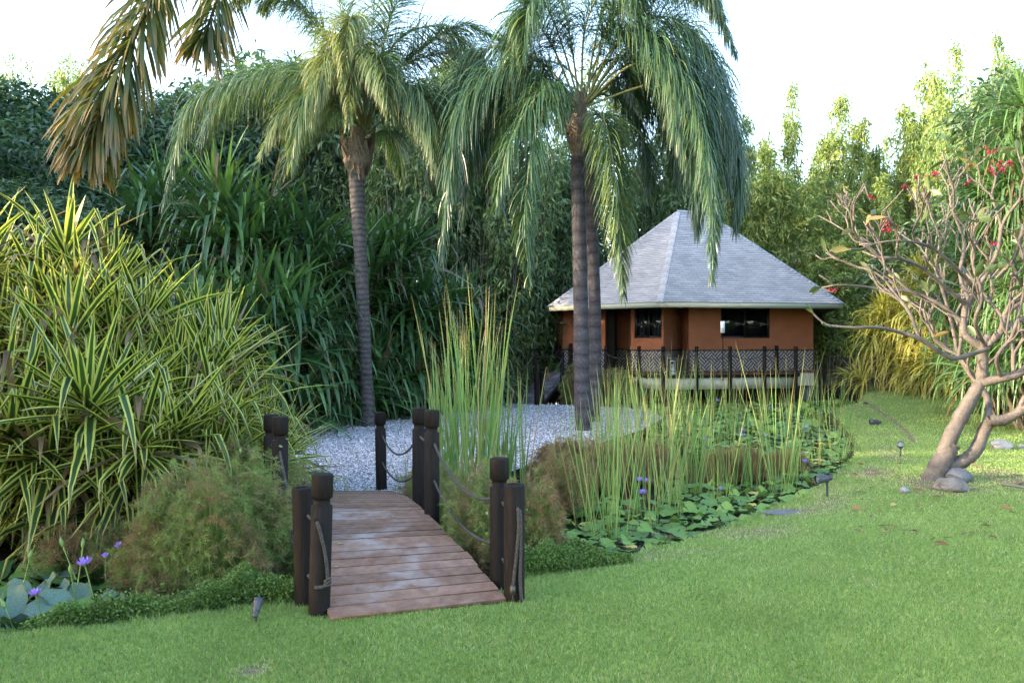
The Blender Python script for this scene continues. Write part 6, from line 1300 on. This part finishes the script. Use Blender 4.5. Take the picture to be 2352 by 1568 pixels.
# red flower clusters at some tips
fc = [P(2300, 385, 12.3), P(2040, 520, 12.8), P(2152, 402, 12.6), P(2278, 345, 12.4), P(1998, 455, 12.8), P(2110, 405, 12.7), P(2075, 430, 12.7), P(2285, 560, 12.2), P(1920, 668, 12.7), P(2370, 400, 12.2), P(2225, 420, 12.5)]
fn = [26, 22, 8, 8, 5, 5, 5, 3, 6, 8, 3]
SH_ = BR
for c0, n in zip(fc, fn):
    near = TP[np.argmin(np.linalg.norm(TP - c0, axis=1))]; SH_.tube(bez([near, (near + c0) / 2 + (0, 0, -.03), c0 - (0, 0, .03)], 8), np.linspace(.015, .007, 8), n=6)
    mb = MB(); sp_ = .028 * math.sqrt(n) * .55
    for _ in range(n):
        p = c0 + rng.normal(size=3) * sp_ * np.array((1, 1, .6)); nd = nrm((rng.normal(size=3) + (0, -.5, .6))[None])[0]; r1 = nrm(np.cross(nd, (.2, .4, .9))[None])[0]; r2 = np.cross(nd, r1); a = np.arange(5) * 1.2566 + rng.random()
        Dp = r1[None] * np.cos(a)[:, None] + r2[None] * np.sin(a)[:, None] + nd[None] * .35; mb.ribbons(np.tile(p, (5, 1)), Dp, .036, .024, droop=.3, S_=3, tint=rng.random(), prof=[.4, .9, 1, .35])
        mb.tube([p - nd * .03, p], .003, n=4, cap=False, tint=0)
    mb.build("flower_cluster", M['frflower'], ft, loc=fl_)
BR.build("branches", M['bark'], ft, smooth=True, loc=fl_)

# ------------------------------------------------------------------ rocks, lamps, litter
def rock(name, c, sx, sy, sz, seed, mat, label, cat="rock", sink=.25, grp=None):
    bpy.ops.mesh.primitive_ico_sphere_add(subdivisions=5, radius=1); o = bpy.context.object; o.name = name; me = o.data; n = len(me.vertices); co_ = np.empty(n * 3, np.float32); me.vertices.foreach_get("co", co_); v = co_.reshape(-1, 3).astype(float)
    r_ = np.random.RandomState(seed); d_ = 1.0
    for k in range(7):
        ax = nrm(r_.normal(size=(1, 3)))[0]; h = r_.uniform(.62, .9); s_ = v @ ax; v = v - np.clip(s_ - h, 0, None)[:, None] * ax * .8
    nz_ = sum(np.sin(v @ r_.normal(size=3) * (2 + 1.6 * k) + r_.rand() * 6) * .05 / (1 + k * .6) for k in range(8)); v = v * (1 + nz_)[:, None] * (sx, sy, sz)
    me.vertices.foreach_set("co", v.astype(np.float32).ravel()); me.polygons.foreach_set("use_smooth", np.ones(len(me.polygons), bool)); me.materials.append(mat); me.update(); o.location = (c[0], c[1], float(ground_h(c[0], c[1])) + sz * (1 - sink) - sz * .25); o.rotation_euler = (0, 0, seed)
    tag(o, label, cat, grp); return o
MR1 = plain("pale_granite", (.2, .19, .18), .85, var=.2, scale=7, bump=.5, bscale=30); MR2 = plain("blue_grey_stone", (.09, .095, .11), .8, var=.2, scale=5, bump=.4); MR3 = plain("white_grey_stone", (.20, .195, .205), .85, var=.18, scale=5, bump=.5, bscale=20); MR4 = plain("tan_stone", (.12, .105, .095), .85, var=.25, scale=6, bump=.5)
rock("rock", G(2188, 1137), .25, .20, .125, 3, MR4, "rounded tan rock against the frangipani trunk"); rock("rock", G(2196, 1120) + (.05, .12, 0), .27, .20, .13, 8, MR2, "darker blue grey rock behind the tan one by the trunk")
rock("rock", G(2303, 1030), .24, .18, .13, 12, MR3, "pale white rock alone on the lawn right of the trunks"); rock("rock", G(2346, 1028), .07, .06, .05, 15, MR3, "little stone beside the pale white rock"); rock("rock", G(2078, 1138), .07, .06, .055, 19, MR3, "small pale stone left of the frangipani's foot")
rock("flat_stone", G(1800, 1176), .28, .13, .045, 22, MR2, "flat dark slate stone set in the lawn by the bank", "flat stone", sink=.6)
M['lampgrey'] = plain("lamp_metal", (.045, .047, .06), .5, metallic=.2, var=.15, scale=20); M['lamplens'] = plain("lamp_lens", (.10, .13, .15), .1, var=.05); M['stakeblk'] = plain("lamp_stake", (.03, .03, .035), .6)
def spot(px, py, yaw, pitch, s, label, stake=.16):
    """garden spot lamp: stake, knuckle, ribbed bullet body with hood and lens"""
    c = G(px, py); c[2] = float(ground_h(c[0], c[1])); ro = empty("garden_spotlight", c, label=label, cat="spotlight", group="small grey garden spotlights"); ro.scale = (s, s, s)
    mb = MB(); mb.tube([(0, 0, -.05), (0, 0, stake)], .012, n=10); mb.lathe((0, 0, stake), [(.012, -.01), (.022, 0), (.022, .03), (.0, .035)], 12); mb.build("stake", M['stakeblk'], ro, smooth=True)
    R_ = Matrix.Rotation(yaw, 3, 'Z') @ Matrix.Rotation(math.pi / 2 - pitch, 3, 'Y'); mb = MB()
    prof = [(0, -.06), (.022, -.058), (.030, -.04), (.030, -.02), (.026, -.017), (.032, -.01), (.028, -.006), (.036, .0), (.041, .03), (.045, .075), (.047, .08), (.047, .13), (.042, .13), (.040, .10), (0, .098)]
    mb.lathe((0, 0, stake + .035), prof[:-2], 22, M=R_); mb.build("body", M['lampgrey'], ro, smooth=True)
    mb = MB(); mb.lathe((0, 0, stake + .035), [(.0435, .112), (.02, .116), (0, .117)], 22, M=R_); mb.build("lens", M['lamplens'], ro, smooth=True)
spot(588, 1428, 1.45, 1.0, .8, "grey garden spotlight on the lawn left of the bridge, seen from behind", .07)
spot(1900, 1142, math.pi + .2, -.10, 1.3, "grey spotlight on a stake by the near right bank, pointing left", .17)
spot(2068, 1050, -2.0, .35, 1.25, "spotlight facing the viewer with its round lens, on the far lawn", .13)
spot(2016, 978, math.pi - .1, .05, 1.5, "small spotlight lying low farther up the lawn near the worn line", .02)
spot(1991, 941, 2.6, .1, .8, "tiny far spotlight at the tip of the far lawn", .02)
# fallen leaves and curled bark pieces
M['dryleaf'] = leafmat("dry_leaf", [(0, (.10, .05, .025)), (.6, (.20, .11, .05)), (1, (.45, .30, .12))], rough=.7, transl=.1)
mb = MB(); LT = [(2060, 1165, .9), (1990, 1130, .2), (1960, 1115, .1), (2160, 1148, .1), (2130, 1132, .3), (2120, 1140, .1), (2035, 1128, .2), (2290, 1108, .2), (2255, 1085, .6), (2230, 1080, .7), (2100, 1170, .1), (2180, 1175, .2), (2063, 1216, .15), (2080, 1222, .2), (2340, 1070, .2), (2310, 1095, .1), (2230, 1108, .95), (1895, 1085, .2), (2270, 1120, .3), (2140, 1152, .05), (2020, 1072, .9)]
rng = np.random.default_rng(51); pr_ = [.1, .7, 1, .8, .1]
allp = [(G(a, b_), c_) for a, b_, c_ in LT] + [(G(rng.uniform(1950, 2350), rng.uniform(1070, 1260)), rng.random() * .5) for _ in range(60)]
B = np.array([p for p, _ in allp]); B[:, 2] = ground_h(B[:, 0], B[:, 1]) + .03; n = len(B); a = rng.random(n) * 6.28; D = np.stack([np.cos(a), np.sin(a), .1 + .2 * rng.random(n)], -1)
mb.ribbons(B, D, .06 + .10 * rng.random(n), .02 + .03 * rng.random(n), droop=.6, S_=4, fold=.4, tint=np.array([c_ for _, c_ in allp]), roll=rng.normal(size=n) * .5, prof=pr_); tag(mb.build("fallen_leaves", M['dryleaf']), "scattered dry brown leaves on the lawn around the frangipani", "fallen leaves", kind="stuff")
def sheath(px, py, k, lb):
    c = G(px, py); c[2] = float(ground_h(c[0], c[1])) + .03; a = np.linspace(.2, 2.9 + k, 24); mb = MB(); r_ = np.linspace(.20, .13, 24); mb.tube(np.stack([-r_ * np.cos(a) , r_ * .5 * np.sin(a), .05 * np.sin(a)], -1) , np.concatenate([np.linspace(.008, .022, 8), np.full(10, .022), np.linspace(.022, .006, 6)]), n=8)
    o = mb.build("fallen_branch", MR4, smooth=True); o.location = c; o.rotation_euler = (0, 0, 2.2 + k); tag(o, lb, "fallen branch", None)
sheath(2325, 1138, 0, "curled dry tan branch lying on bare soil right of the rocks"); sheath(2362, 1128, 1.2, "second curled dry branch cut by the right edge")
